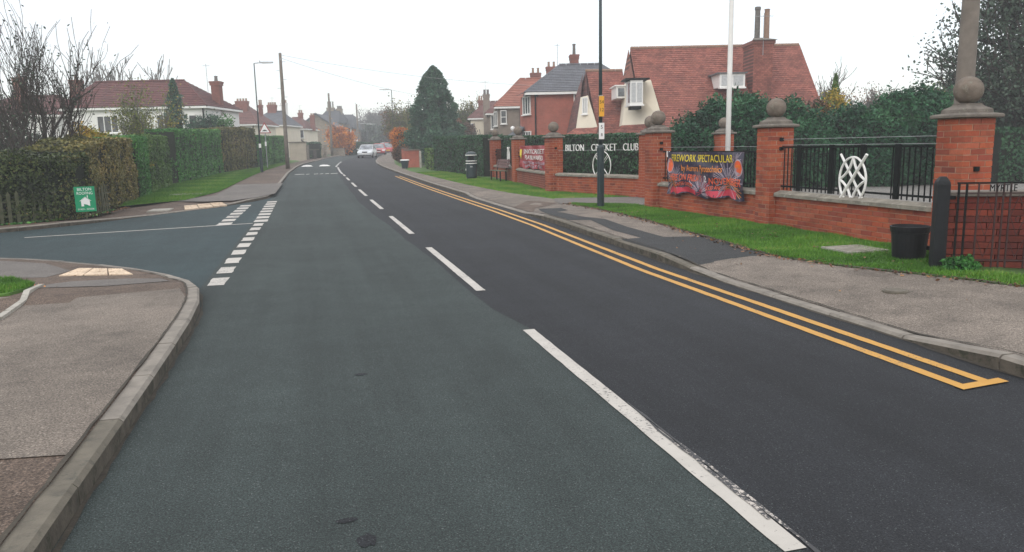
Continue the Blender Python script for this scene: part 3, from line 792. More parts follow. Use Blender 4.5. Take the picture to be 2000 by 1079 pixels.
# crossed emblem: oval ring, two crossed bars, four-pointed star
def emblem(parent, cx, cz, a, b, r, yo=.05, nm='white_emblem'):
    m = MB(); n = 36
    P = lambda x, z, d=0: (cx+x, yo+d, cz+z)
    m.path([P(a*math.cos(2*math.pi*i/n), b*math.sin(2*math.pi*i/n)) for i in range(n+1)], r, 6)
    m.path([P(-a*1.04, b*1.12, .015), P(a*1.04, -b*1.12, .015)], r*1.35, 6)
    m.path([P(a*1.04, b*1.12, -.015), P(-a*1.04, -b*1.12, -.015)], r*1.1, 6)
    pts = [(0, b), (a*.22, b*.28), (a, 0), (a*.22, -b*.28), (0, -b), (-a*.22, -b*.28), (-a, 0), (-a*.22, b*.28), (0, b)]
    for i in range(0, 8, 2):
        p, q, s = pts[i], pts[i+1], pts[i+2]; c = []
        for k in range(9):
            t_ = k/8; c.append(P(p[0]*(1-t_)**2+2*q[0]*t_*(1-t_)+s[0]*t_*t_, p[1]*(1-t_)**2+2*q[1]*t_*(1-t_)+s[1]*t_*t_))
        m.path(c, r*1.15, 6)
    return m.build(nm, 'white_metal', parent)
emblem(rAB, 1.77, .245, .30, .345, .017)
emblem(rEF, 1.6, .36, .24, .38, .02)

# ---- club name: letters held on wires above the curved wing wall
L = math.hypot(7.72-8.97, 23.88-20.02); rz = math.atan2(23.88-20.02, 7.72-8.97)
nm = thing('club_name', 'white club name letters on wires between two brick pillars', 'sign', (8.97, 20.02, .1), rz)
fn = lambda x, z, d: (L/2-x, .03+d, 1.44+z)
def s_at(px_s): return px_s
for wd, s0, s1 in (('BILTON', 3.63, 2.68), ('CRICKET', 2.33, 1.14), ('CLUB', .86, .20)):
    text('lettering', wd, .30, 'white_metal', nm, lambda x, z, d, c=(s0+s1)/2: (c-x, .03+d, 1.40+z), .010, width=(s0-s1)*.98, bold=-.004)
for z in (1.33, ): MB().tube((0, .01, z), (L, .01, z), .005, n=5).build('wire', 'metal_grey', nm)
ce = thing('club_emblem', 'white ring emblem with crossed bats and stumps on the hedge behind the lamp post', 'sign', (8.97, 20.02, .1), rz)
m = MB(); cx, cz, R = 1.80, .885, .42
Q = lambda x, z, d=0: (cx-x, .05+d, cz+z)
m.path([Q(R*math.cos(2*math.pi*i/40), R*math.sin(2*math.pi*i/40)) for i in range(41)], .014, 6); m.build('ring', 'white_metal', ce)
for sgn in (-1, 1):
    m = MB()
    for o in (-.03, .03):
        m.path([Q(sgn*(.30+o*.7), .30-o*.7), Q(sgn*(.09+o*.7), .09-o*.7)], .009, 5); m.path([Q(sgn*(.06+o*.2), .05-o*.2), Q(-sgn*(.02-o*.2), -.04)], .009, 5)
    m.path([Q(-sgn*.03, -.02), Q(-sgn*.29, -.28)], .012, 5); m.build('bat', 'white_metal', ce)
m = MB()
for x in (-.07, 0, .07): m.path([Q(x, .30), Q(x, -.38)], .013, 5)
m.path([Q(-.09, .31), Q(.09, .31)], .013, 5); m.path([Q(-.12, -.38), Q(.14, -.38)], .013, 5); m.build('stumps', 'white_metal', ce)
MB().hexa([Q(.02, .30, .02), Q(.10, .30, .02), Q(.10, .30, .04), Q(.02, .30, .04), Q(.02, .38, .02), Q(.10, .38, .02), Q(.10, .38, .04), Q(.02, .38, .04)]).build('ball', 'sign_red', ce)

# ---- banners
simple('vinyl_dark', (.022, .018, .045), .3, .5, 3, 30, .05, dirt=((.15, .10, .13), 5, .52))
simple('vinyl_red', (.32, .02, .03), .35, .15, 3, 30, .05, dirt=((.45, .12, .13), 6, .62))
simple('ink_yellow', (.80, .62, .03), .4, .08); simple('ink_orange', (.80, .26, .03), .4, .08)
simple('ink_red', (.80, .12, .035), .4, .08); simple('ink_pale', (.42, .34, .40), .4, .3); simple('ink_white', (.8, .78, .76), .4, .05); simple('ink_crimson', (.50, .03, .06), .4, .1)
def banner_fn(w, h, sag, seed=0.):
    def fn(x, z, d=0):
        s = max(0, -z/h+.1)
        y = .02*math.sin(x*5+seed)+.05*max(0, s-.2)*math.sin(x*9+seed+z*6)*1.3+.012*math.sin(z*14+x*3)
        zz = z-sag*(1-(2*x/w)**2)*(.15 if z > 0 else .3)-(.05*math.sin(x*4.3+1.1)+.03*math.sin(x*11))*max(0, s)
        return (-x, y+d, zz)
    return fn
def banner(name, label, loc, rz, w, h, sag, mat, seed=0.):
    t = thing(name, label, 'banner', loc, rz); fn = banner_fn(w, h, sag, seed); m = MB(); nx, nz = 40, 22
    vs = []
    for d in (0, -.004):
        for j in range(nz+1):
            for i in range(nx+1): vs.append(fn(-w/2+w*i/nx, -h/2+h*j/nz, d))
    K = (nx+1)*(nz+1); fs = []
    for j in range(nz):
        for i in range(nx):
            a = j*(nx+1)+i; fs += [(a+1, a, a+nx+1, a+nx+2), (K+a, K+a+1, K+a+nx+2, K+a+nx+1)]
    m.add(vs, fs); m.build('sheet', mat, t, smooth=True); return t, fn
dirBC = math.atan2(16.48-12.56, 7.87-8.04)
bx, by = 7.76, 14.43; w, h = 2.98, .90
fb, fn = banner('firework_banner', 'dark firework banner with yellow and orange lettering tied between two pillars', (bx, by, .955), dirBC, w, h, .04, 'vinyl_dark')
F = lambda ox, oz: (lambda x, z, d: fn(x+ox, z+oz, d+.011))
def streaks(cx, cz, r, n, seed, mat, a0=0, a1=2*math.pi):
    rd = random.Random(seed); m = MB()
    for i in range(n):
        a = a0+(a1-a0)*i/n+rd.uniform(-.1, .1); q = r*rd.uniform(.6, 1.1); ww = .0065
        p0 = (cx+q*.25*math.cos(a), cz+q*.25*math.sin(a)); p1 = (cx+q*math.cos(a), cz+q*math.sin(a)-.04); nx, nz = -math.sin(a)*ww, math.cos(a)*ww
        if not (-h/2 < p1[1] < h/2 and abs(p1[0]) < w/2): continue
        m.poly([fn(p0[0]-nx*.4, p0[1]-nz*.4, .004), fn(p0[0]+nx*.4, p0[1]+nz*.4, .004), fn(p1[0]+nx, p1[1]+nz, .004), fn(p1[0]-nx, p1[1]-nz, .004)])
    return m.build('printed_burst', mat, fb)
streaks(-1.25, -.2, .3, 26, 7, 'ink_orange'); streaks(1.1, -.25, .3, 30, 8, 'ink_orange'); streaks(.1, -.3, .3, 30, 9, 'ink_crimson'); streaks(-1.15, -.18, .42, 46, 1, 'ink_pale'); streaks(.95, -.15, .5, 60, 2, 'ink_pale'); streaks(-.1, -.38, .45, 50, 3, 'ink_pale', 0, math.pi); streaks(1.2, .25, .3, 24, 4, 'ink_pale')
text('headline', 'FIREWORK SPECTACULAR', .21, 'ink_yellow', fb, F(-.08, .315), .001, width=2.35)
text('headline', 'by Aurora Pyrotechnics', .19, 'ink_orange', fb, F(-.05, .11), .001, width=1.55)
text('headline', 'HERE ON FRIDAY', .20, 'ink_red', fb, F(-.68, -.09), .001, width=1.28)
text('headline', '2', .17, 'ink_white', fb, F(.14, -.08), .001, width=.10)
text('headline', 'NOVEMBER', .20, 'ink_red', fb, F(.86, -.13), .001, width=1.12)
text('small_print', 'GATES OPEN', .11, 'ink_red', fb, F(-.72, -.235), .001, width=.68)
text('small_print', 'FOOD AND BAR', .11, 'ink_red', fb, F(.55, -.26), .001, width=.72)
def disc(cx, cz, rx, rz_, mat, d, nm):
    m = MB(); m.poly([fn(cx+rx*math.cos(2*math.pi*i/24), cz+rz_*math.sin(2*math.pi*i/24), d) for i in range(23, -1, -1)]); m.build(nm, mat, fb)
for cx, cz in ((-1.36, .16), (1.30, .15)):
    disc(cx, cz, .17, .165, 'ink_pale', .005, 'badge_rim'); disc(cx, cz, .145, .14, 'ink_red', .008, 'badge')
    text('badge_lettering', 'ONLY', .09, 'ink_orange', fb, F(cx, cz+.02), .003, width=.2)
def patch(x0, x1, z0, z1, mat, nm, d=.005, k=8, rag=.03, seed=0):
    rd = random.Random(seed); m = MB(); a = [fn(x0+(x1-x0)*i/k, z0+rd.uniform(-rag, rag), d) for i in range(k+1)]; b = [fn(x0+(x1-x0)*i/k, z1+rd.uniform(-rag, rag), d) for i in range(k+1)]
    for i in range(k): m.poly([a[i+1], a[i], b[i], b[i+1]])
    m.build(nm, mat, fb)
patch(-1.35, -.25, -.42, -.30, 'ink_crimson', 'printed_band', seed=1); patch(.20, 1.25, -.43, -.31, 'ink_crimson', 'printed_band', seed=2)

rb, fn2 = banner('cricket_banner', 'dark red banner with white lettering and gold crest on the far wall', (7.86, 27.35, 1.19), math.atan2(30.26-24.34, .34), 4.6, .84, .03, 'vinyl_red', 1.)
G = lambda ox, oz: (lambda x, z, d: fn2(x+ox, z+oz, d+.012))
text('headline', 'JUNIOR CRICKET', .24, 'ink_white', rb, G(.1, .2), .003, width=3.4)
text('headline', 'PLAYERS WANTED', .22, 'ink_white', rb, G(.2, -.02), .003, width=2.8)
text('small_print', 'ALL AGES WELCOME AT OUR CLUB', .12, 'ink_pale', rb, G(0, -.2), .003, width=3.6)
text('small_print', 'TRAINING EVERY FRIDAY', .13, 'ink_pale', rb, G(0, -.33), .003, width=3.0)
m = MB(); m.poly([fn2(-2.05+x, .12+z, .02) for x, z in ((-.13, .16), (-.13, -.06), (0, -.22), (.13, -.06), (.13, .16))]); m.build('crest', 'ink_yellow', rb)

# ---- neighbour's splayed wall, iron gate and posts
NA, NB_ = (7.10, 7.44), (8.70, 6.60)
L = math.hypot(NB_[0]-NA[0], NB_[1]-NA[1]); rz = math.atan2(-.84, 1.6)
t = thing('garden_wall', 'dark red brick garden wall behind the iron gate at right edge', 'brick wall', (NA[0], NA[1], .1), rz)
MB().box(0, L, -.04, .06, -.15, .825).build('mortar_core', 'mortar', t)
items = []
for k in range(11):
    x = .11+(.1125 if k % 2 else 0)
    if k % 2: items.append((.1025, .054, -.048, k*.075+.0375, 0))
    while x+.1 < L: items.append((.215, x, -.048, k*.075+.0375, 0)); x += .225
lay(t, items, 'brick_dark', True)
m_ = max(1, round(L/.6))
for i in range(m_): MB().bbox(L*i/m_+.004, L*(i+1)/m_-.004, -.14, .14, .828, .885, .015).build('coping_stone', 'cap_stone', t)
gt = thing('iron_gate', 'rust-red wrought iron gate with diamond pattern and house name in front of dark brick', 'gate', (6.98, 7.12, .1), rz)
GL = 1.5; gy = 0.0
MB().box(0, GL, gy-.006, gy+.006, .98, 1.0).build('top_rail', 'metal_black', gt)
MB().box(0, GL, gy-.006, gy+.006, .87, .885).build('upper_rail', 'rust_iron', gt)
MB().box(0, GL, gy-.006, gy+.006, .12, .135).build('bottom_rail', 'rust_iron', gt)
bar = MB().box(-.008, .008, gy-.008, gy+.008, .04, .99).mesh('bar', 'rust_iron'); bart = MB().box(-.011, .011, gy-.008, gy+.008, .0, .995).mesh('stile', 'metal_black')
for x in (.02, .10): link('stile', bart, gt, (x, 0, 0))
x = .22; k = 0
while x < GL:
    link('bar', bar, gt, (x, 0, 0)); k += 1
    if k % 3 == 1:
        m = MB(); c = x+.09; m.path([(c, gy, .85), (c-.075, gy, .62), (c, gy, .40), (c+.075, gy, .62), (c, gy, .85)], .004, 4)
        m.path([(c-.075, gy, .36), (c, gy, .16), (c+.075, gy, .36)], .004, 4); m.build('diamond', 'rust_iron', gt)
        m = MB(); m.path([(c+.035*math.cos(a)*(1-a/9), gy, .58+.05*math.sin(a)*(1-a/9)) for a in np.linspace(0, 7, 14)], .004, 4); m.build('scroll', 'rust_iron', gt)
        x += .18
    else: x += .07
text('house_name', 'MYRTLE', .115, 'metal_black', gt, lambda x, z, d: (.46+x, gy-.01-d, .93+z), .005, width=.27)
m = MB(); m.path([(.60+.03*math.cos(a), gy, 1.04+.03*math.sin(a)) for a in np.linspace(.6, 5.4, 12)], .004, 4); m.path([(.62, gy, 1.0), (.72, gy, 1.05), (.87, gy, 1.06)], .004, 4); m.build('scroll', 'metal_black', gt)
t = thing('gate_post', 'black painted timber gate post with faceted top beside the black tub', 'post', (6.93, 7.28, .1), -.45)
m = MB(); m.lathe([(.096, -.1), (.096, .97), (.088, 1.0), (.082, 1.012), (.04, 1.06)], n=4, sq=True); m.build('shaft', 'post_black', t)
MB().box(.06, .14, -.03, .03, .80, .84).build('hinge', 'metal_black', t)
# black tub
t = thing('black_tub', 'black plastic tub standing on the grass by the black gate post', 'tub', (7.16, 7.98, .112), .2)
m = MB(); m.lathe([(.182, 0), (.19, .05), (.212, .33), (.222, .335), (.228, .375), (.232, .41), (.22, .412), (.208, .35), (.15, .02)], n=28); m.build('body', 'black_plastic', t, smooth=False)
m = MB(); m.box(.08, .25, -.245, -.20, .14, .17); m.box(.08, .12, -.245, -.16, .12, .17); m.build('handle', 'black_plastic', t)

# ---- lamp post
def vb2(u, d): p = V(u, d); return p[0], p[1]
def lamppost(label, x, y, h, arm, az, base_h=1.35, r0=.085, r1=.05, loc_z=.1, badge=True, group='street lamps'):
    z0 = float(zg(y))+loc_z; t = thing('street_lamp', label, 'street lamp', (x, y, z0), 0, group)
    MB().lathe([(r0, -.1), (r0, base_h), (r0*.92, base_h+.03), (r1, base_h+.07)], n=16).build('base', 'metal_green', t, smooth=False)
    MB().lathe([(r1, base_h+.06), (r1*.8, h*.55), (r1*.62, h)], n=12).build('column', 'metal_green', t, smooth=True)
    MB().box(-.05, .05, -r0-.006, -r0+.02, .35, 1.05).build('door', 'metal_green', t)
    c, s = math.cos(az), math.sin(az)
    MB().tube((0, 0, h), (c*arm*.4, s*arm*.4, h+.04), r1*.5, n=8).build('arm', 'metal_grey', t)
    m = MB(); a0, a1, wd = arm*.3, arm, .11
    def Pq(l, w_, z): return (c*l-s*w_, s*l+c*w_, h+z)
    m.hexa([Pq(a0, -.06, .0), Pq(a1, -wd, .02), Pq(a1, wd, .02), Pq(a0, .06, .0), Pq(a0, -.05, .08), Pq(a1, -.05, .07), Pq(a1, .05, .07), Pq(a0, .05, .08)])
    m.build('lamp_head', 'metal_grey', t)
    m = MB(); m.hexa([Pq(a0+.15, -.06, -.03), Pq(a1-.05, -wd*.8, -.01), Pq(a1-.05, wd*.8, -.01), Pq(a0+.15, .06, -.03), Pq(a0+.15, -.06, .012), Pq(a1-.05, -wd*.8, .022), Pq(a1-.05, wd*.8, .022), Pq(a0+.15, .06, .012)]); m.build('lens', 'sign_white', t)
    MB().tube((c*.35, s*.35, h+.07), (c*.35, s*.35, h+.16), .03, .02, 8).build('photocell', 'metal_grey', t)
    return t, z0
t, z0 = lamppost('dark green street lamp column on the verge in front of the club name', 6.71, 17.48, 6.4, 1.0, math.pi, 1.42)
fa = -.25   # plates face the camera
m = MB(); m.box(-.062, .062, -.075, -.060, 2.15, 2.62); m.build('yellow_plate', 'sign_yellow', t)
text('plate_number', '54', .11, 'ink_black', t, lambda x, z, d: (x, -.078-d, 2.48+z), .001); text('plate_number', '12', .11, 'ink_black', t, lambda x, z, d: (x, -.078-d, 2.30+z), .001)
MB().box(-.065, .065, -.075, -.060, 1.62, 2.0).build('white_plate', 'sign_white', t)
text('plate_number', '5', .12, 'ink_black', t, lambda x, z, d: (x, -.078-d, 1.90+z), .001); text('plate_number', '8', .10, 'ink_black', t, lambda x, z, d: (x, -.078-d, 1.72+z), .001)
for z in (2.62, 2.15, 1.62, 1.98): MB().lathe([(.055, z), (.055, z+.02)], n=12).build('strap', 'metal_grey', t)
t, z0 = lamppost('dark street lamp on the left verge beside the tall wooden pole', -3.0, 50.4, 6.55, 1.15, -.25, 1.3, .09, .05)
MB().box(-.07, .07, -.11, -.095, 1.5, 1.75).build('number_plate', 'sign_white', t)
lamppost('dark street lamp with arm to the left above the orange bush', *vb2(-12.72, 86), 7.2, 1.3, math.pi, 1.0, .09, .06)
lamppost('thinner far street lamp just right of the lamp above the orange bush', *vb2(-15.7, 110), 6.9, 1.3, math.pi, 1.0, .09, .06)
for i, (x, y, lab) in enumerate(((-25.6, 141, 'far street lamp with pale head, second from the left above the cars'), (-23.87, 140, 'far street lamp with pale head, highest above the cars'), (-22.3, 143, 'far street lamp with pale head, third above the cars'), (-22.8, 150, 'far street lamp with pale head, right-hand and lowest above the cars'), (-26.4, 136, 'far street lamp with white head on the wooden pole line at left'))):
    lamppost(lab, *vb2(x, y), 5.0, 1.6, math.pi*(1 if i % 2 else 0), 1.0, .07, .05)

# ---- wooden poles
def pole(label, x, y, h, r, rungs=0, extra=None, base=.1):
    t = thing('telegraph_pole', label, 'telegraph pole', (x, y, float(zg(y))+base), 0, 'wooden telegraph poles')
    MB().lathe([(r*1.12, -.1), (r*1.05, h*.3), (r*.9, h*.7), (r*.75, h-.02), (r*.5, h)], n=14).build('shaft', 'old_wood', t, smooth=True)
    for i in range(rungs):
        z = h*.55+i*h*.075; s = 1 if i % 2 else -1
        MB().tube((s*r*.7, 0, z), (s*(r+.2), 0, z), .012, n=5).build('step', 'metal_grey', t)
    MB().box(-.03, .03, -r-.03, -r+.03, h-.5, h-.35).build('cable_clamp', 'metal_grey', t)
    return t
pl = pole('wooden telegraph pole with climbing steps on the left pavement', -1.6, 55.8, 7.75, .125, 6)
pr = pole('thick weathered wooden pole behind the nearest brick pillar', 13.72, 14.0, 8.5, .175)
MB().box(-.19, -.13, -.20, -.17, 2.60, 2.74).build('warning_plate', 'sign_yellow', pr)
MB().tube((.15, -.05, 0), (.15, -.05, 7.5), .03, n=6).build('cable_duct', 'metal_grey', pr)
x, y, _ = V(-23.02, 101); pole('wooden pole standing in front of the stone gabled house', x, y, 7.9, .15)
x, y, _ = V(-25.9, 134); pole('far wooden pole right of the stone houses', x, y, 8.2, .16)
def cable(label, a, b, sag, r=.012):
    m = MB(); a = Vector(a); b = Vector(b); pts = [a.lerp(b, i/24)-Vector((0, 0, sag*4*(i/24)*(1-i/24))) for i in range(25)]
    m.path([tuple(p-a) for p in pts], r, 4); o = m.build('overhead_cable', 'metal_grey', loc=tuple(a)); tag(o, label, 'cable', 'overhead cables')
    return o
cable('thin overhead cable running right from the left telegraph pole', (-1.6, 55.8, 8.0), V(6, 62, 6.1), .5)
cable('lower thin overhead cable from the left telegraph pole to the far houses', (-1.6, 55.8, 7.8), V(-4, 92, 6.8), .6)
# flagpole
t = thing('flagpole', 'white flagpole rising behind the firework banner', 'flagpole', (8.66, 15.0, .1))
MB().lathe([(.056, -.1), (.052, 3), (.035, 8), (.03, 9)], n=14).build('shaft', 'white_metal', t, smooth=True)
MB().lathe([(.09, 0), (.09, .3), (.06, .34)], n=14).build('base', 'white_metal', t)
# ================================================================== houses
class House:
    def __init__(s, name, label, u, d, z, group=None, cat='house'):
        s.u, s.d, s.z = u, d, z
        s.t = thing(name, label, cat, V(u, d, z), -YAW, group)
    def L(s, p): return (p[0]-s.u, p[1]-s.d, p[2]-s.z)
    def prism(s, foot, z0, z1, mat, name='wall'):
        n = len(foot); m = MB()
        m.add([s.L((x, y, z0)) for x, y in foot]+[s.L((x, y, z1)) for x, y in foot], [tuple(range(n-1, -1, -1)), tuple(range(n, 2*n))]+[(i, (i+1) % n, n+(i+1) % n, n+i) for i in range(n)])
        return m.build(name, mat, s.t)
    def box(s, x0, x1, y0, y1, z0, z1, mat, name='wall', parent=None):
        m = MB(); m.box(x0-s.u, x1-s.u, y0-s.d, y1-s.d, z0-s.z, z1-s.z); return m.build(name, mat, parent or s.t)
    def solid(s, pts, faces, mat, name='wall'):
        m = MB(); m.add([s.L(p) for p in pts], faces); return m.build(name, mat, s.t)
    def slopes(s, quads, mat, n=14, th=.03, name='roof'):
        m = MB()
        for q in quads:
            A, B, C, D = [Vector(s.L(p)) for p in q]
            nm = (B-A).cross(D-A); nm.normalize()
            if nm.z < 0: nm = -nm
            for k in range(n):
                t0, t1 = k/n, (k+1)/n
                a, b, c, d = A.lerp(D, t0), B.lerp(C, t0), B.lerp(C, t1), A.lerp(D, t1)
                m.add([a+nm*th*1.6, b+nm*th*1.6, c+nm*th*.6, d+nm*th*.6, a, b], [(0, 1, 2, 3), (4, 5, 1, 0)])
            if n > 1: m.add([A-nm*.1, B-nm*.1, C-nm*.1, D-nm*.1], [(3, 2, 1, 0)])
        return m.build(name, mat, s.t)
    def ridge(s, p, q, r=.10, mat='pot_clay'):
        m = MB(); a, b = Vector(s.L(p)), Vector(s.L(q)); L = (b-a).length; n = max(1, int(L/.45))
        for i in range(n): m.tube(a.lerp(b, (i+.03)/n), a.lerp(b, (i+.97)/n), r, r, 8)
        return m.build('ridge_tiles', mat, s.t)
    def line(s, pts, r, mat, name):
        m = MB(); m.path([s.L(p) for p in pts], r, 5); return m.build(name, mat, s.t)
    def window(s, c, w, h, nx=2, nz=1, face=(0, -1), mat='glass', frame='white_metal', fw=.06, dep=.08, sill=True, split=None):
        """window centred at c on a wall whose outward normal is face"""
        c = Vector(s.L(c)); fx, fy = face; L_ = math.hypot(fx, fy); fx /= L_; fy /= L_
        tx, ty = -fy, fx
        def P(a, o, z): return (c.x+tx*a+fx*o, c.y+ty*a+fy*o, c.z+z)
        def bx(m, a0, a1, z0, z1, o0, o1):
            m.hexa([P(a0, o0, z0), P(a1, o0, z0), P(a1, o1, z0), P(a0, o1, z0), P(a0, o0, z1), P(a1, o0, z1), P(a1, o1, z1), P(a0, o1, z1)])
        m = MB(); W2, H2 = w/2, h/2
        bx(m, -W2, -W2+fw, -H2, H2, 0, dep); bx(m, W2-fw, W2, -H2, H2, 0, dep); bx(m, -W2+fw, W2-fw, -H2, -H2+fw, 0, dep); bx(m, -W2+fw, W2-fw, H2-fw, H2, 0, dep)
        for i in range(1, nx): a = -W2+w*i/nx; bx(m, a-fw*.45, a+fw*.45, -H2+fw, H2-fw, 0, dep*.9)
        for j in range(1, nz):
            z = -H2+h*(split if split else j/nz); bx(m, -W2+fw, W2-fw, z-fw*.4, z+fw*.4, 0, dep*.8)
        o = m.build('window', frame, s.t)
        m = MB(); bx(m, -W2+fw*.5, W2-fw*.5, -H2+fw*.5, H2-fw*.5, .005, dep*.35); m.build('pane', mat, o)
        if sill:
            m = MB(); bx(m, -W2-.06, W2+.06, -H2-.07, -H2-.003, 0, dep+.08); m.build('sill', frame, o)
        return o
    def chimney(s, x0, x1, y0, y1, z0, z1, mat='chimney_brick', pots=2, ph=.55, pmat='pot_clay', cap=.035, pr=.11):
        o = s.box(x0, x1, y0, y1, z0, z1, mat, 'chimney')
        m = MB(); m.box(x0-s.u-cap, x1-s.u+cap, y0-s.d-cap, y1-s.d+cap, z1-s.z-.28, z1-s.z-.1); m.box(x0-s.u-cap*1.6, x1-s.u+cap*1.6, y0-s.d-cap*1.6, y1-s.d+cap*1.6, z1-s.z-.1, z1-s.z+.02); m.build('corbel', mat, o)
        for i in range(pots):
            x = x0+(x1-x0)*(i+.5)/pots-s.u; y = (y0+y1)/2-s.d
            MB().lathe([(pr*1.15, 0), (pr, .08), (pr*.85, ph*.85), (pr*1.05, ph*.9), (pr, ph)], (x, y, z1-s.z+.02), 10).build('chimney_pot', pmat, o)
        return o
    def aerial(s, x, y, z, h=1.2, w=.5):
        m = MB(); p = s.L((x, y, z)); m.tube(p, (p[0], p[1], p[2]+h), .018, n=5); m.tube((p[0]-w/2, p[1], p[2]+h*.93), (p[0]+w/2, p[1], p[2]+h*.93), .012, n=4)
        for i in range(6): q = p[0]-w/2+w*i/5; m.tube((q, p[1]-.15, p[2]+h*.93), (q, p[1]+.15, p[2]+h*.93), .007, n=4)
        m.build('aerial', 'metal_grey', s.t)

# ---- R1: the red-tiled club cottage
h = House('tiled_cottage', 'large steep red-tiled cottage with white gable walls behind the club hedge', 8.0, 40.0, 0.1)
zE, zR = 2.02, 6.82; uE, uR = 7.72, 6.87; rE, rR = 16.5, 16.3
dE, dR, dB = 40.0, 44.4, 48.8
def on(t, uL): return (uL, dE+(dR-dE)*t, zE+(zR-zE)*t)      # front slope at fraction t up
h.prism([(8.3, 40.5), (16.2, 40.5), (16.0, 48.4), (7.2, 48.4)], 0, 2.3, 'render_cream')
# front slope: verge climbs from the eave, kicks out over the bay, then runs up to the ridge
T1 = .61; d1 = dE+(dR-dE)*T1; z1 = zE+(zR-zE)*T1
hipf = (6.93, d1, z1); hipr = (6.90, 46.9, 5.25)
h.slopes([((8.17, dE, zE), (rE, dE, zE), (rE-.12, d1, z1), (7.72, d1, z1))], 'roof_red', 25, .02)
h.slopes([((6.93, d1, z1), (rE-.12, d1, z1), (rR, dR, zR), (uR, dR, zR))], 'roof_red', 16, .02)
h.slopes([((rR+.05, dB, zE), (uE-.7, dB, zE), (uR+.05, dR, zR), (rR, dR, zR))], 'roof_red', 40, .02)
h.slopes([(hipr, hipf, (uR, dR, zR), (uR, dR+.02, zR))], 'roof_orange', 12, .02, 'hip')
h.ridge((uR, dR, zR+.04), (rR, dR, zR+.04), .09)
h.line([(rE-.02, dE, zE+.02), (rR, dR, zR), (rR+.05, dB, zE)], .05, 'roof_red', 'verge')
h.line([(8.17, dE-.02, zE), (rE, dE-.02, zE)], .06, 'metal_black', 'gutter')
h.solid([(16.2, 40.6, 2.2), (16.0, 48.3, 2.2), (16.2, 44.4, 6.6)], [(0, 1, 2), (2, 1, 0)], 'render_cream', 'gable_wall')
# lean-to tiled skirt under the gable
h.slopes([((5.75, 43.2, 2.1), (7.7, 39.9, 2.05), (8.05, 40.45, 2.62), (6.2, 42.95, 2.6))], 'roof_red', 6, .02, 'skirt_roof')
h.slopes([((3.1, 45.4, 2.05), (4.9, 44.0, 2.05), (5.1, 44.8, 2.55), (3.9, 45.9, 2.55))], 'roof_red', 6, .02, 'skirt_roof')
# the painted gable seen from the road: trapezoid wall with bay window
h.solid([(6.22, 43.0, 2.6), (8.02, 40.5, 2.6), (7.66, 42.3, 4.95), (6.64, 43.4, 4.95), (6.6, 48, 2.6), (6.9, 46.8, 5.1)], [(0, 1, 2, 3), (3, 2, 1, 0), (0, 3, 5, 4), (4, 5, 3, 0)], 'render_cream', 'gable_wall')
bay = h.box(6.36, 7.02, 41.0, 42.5, 3.62, 4.85, 'white_metal', 'bay_window')
for x0, x1 in ((6.42, 6.64), (6.72, 6.96)): h.box(x0, x1, 40.97, 41.0, 3.74, 4.72, 'curtain', 'pane', bay)
h.box(6.33, 6.36, 41.1, 41.6, 3.74, 4.72, 'glass_light', 'pane', bay)
h.box(6.30, 7.08, 40.94, 42.5, 3.54, 3.62, 'white_metal', 'bay_sill'); h.box(6.45, 6.95, 41.05, 42.3, 3.38, 3.54, 'metal_black', 'bay_bracket')
h.box(6.1, 7.35, 40.9, 42.6, 4.88, 4.96, 'metal_black', 'soffit')
# dormer on the front slope
dm = h.box(11.0, 12.32, 41.0, 43.4, 4.40, 5.08, 'white_metal', 'dormer')
for x0, x1 in ((11.1, 11.6), (11.72, 12.22)): h.box(x0, x1, 40.97, 41.0, 4.48, 4.98, 'curtain', 'pane', dm)
h.box(10.85, 12.42, 40.9, 43.6, 5.08, 5.15, 'lead', 'dormer_roof'); h.box(10.98, 12.36, 40.9, 41.2, 4.32, 4.40, 'white_metal', 'sill')
# big chimney stack breaking through the front slope
ch = h.chimney(12.85, 13.85, 41.4, 43.2, 2.5, 6.75, 'roof_red', 0)
h.slopes([((12.7, 41.2, 6.75), (14.0, 41.2, 6.75), (13.6, 42.3, 7.0), (13.1, 42.3, 7.0))], 'cap_stone', 1, .02, 'flaunching'); h.box(12.75, 13.95, 41.3, 43.3, 6.6, 6.77, 'chimney_brick', 'flaunching')
for x, top_, mt in ((13.28, 8.62, 'pot_grey'), (13.78, 8.50, 'pot_clay')):
    h.solid([], [], mt, 'x') if False else MB().lathe([(.15, 0), (.135, 1.5), (.16, 1.55), (.16, top_-6.95), (.11, top_-6.93)], h.L((x, 42.3, 6.9)), 12).build('chimney_pot', mt, ch)
h.aerial(13.3, 41.3, 6.0, 2.1, .9)
h.line([(uR, dR-.1, zR), (hipf[0], hipf[1]-.05, hipf[2])], .03, 'roof_red', 'hip_tiles')
h.box(8.6, 9.4, 40.44, 40.5, .9, 1.9, 'glass', 'window'); h.box(7.95, 10.6, 40.42, 40.46, 1.5, 1.62, 'white_metal', 'fascia')

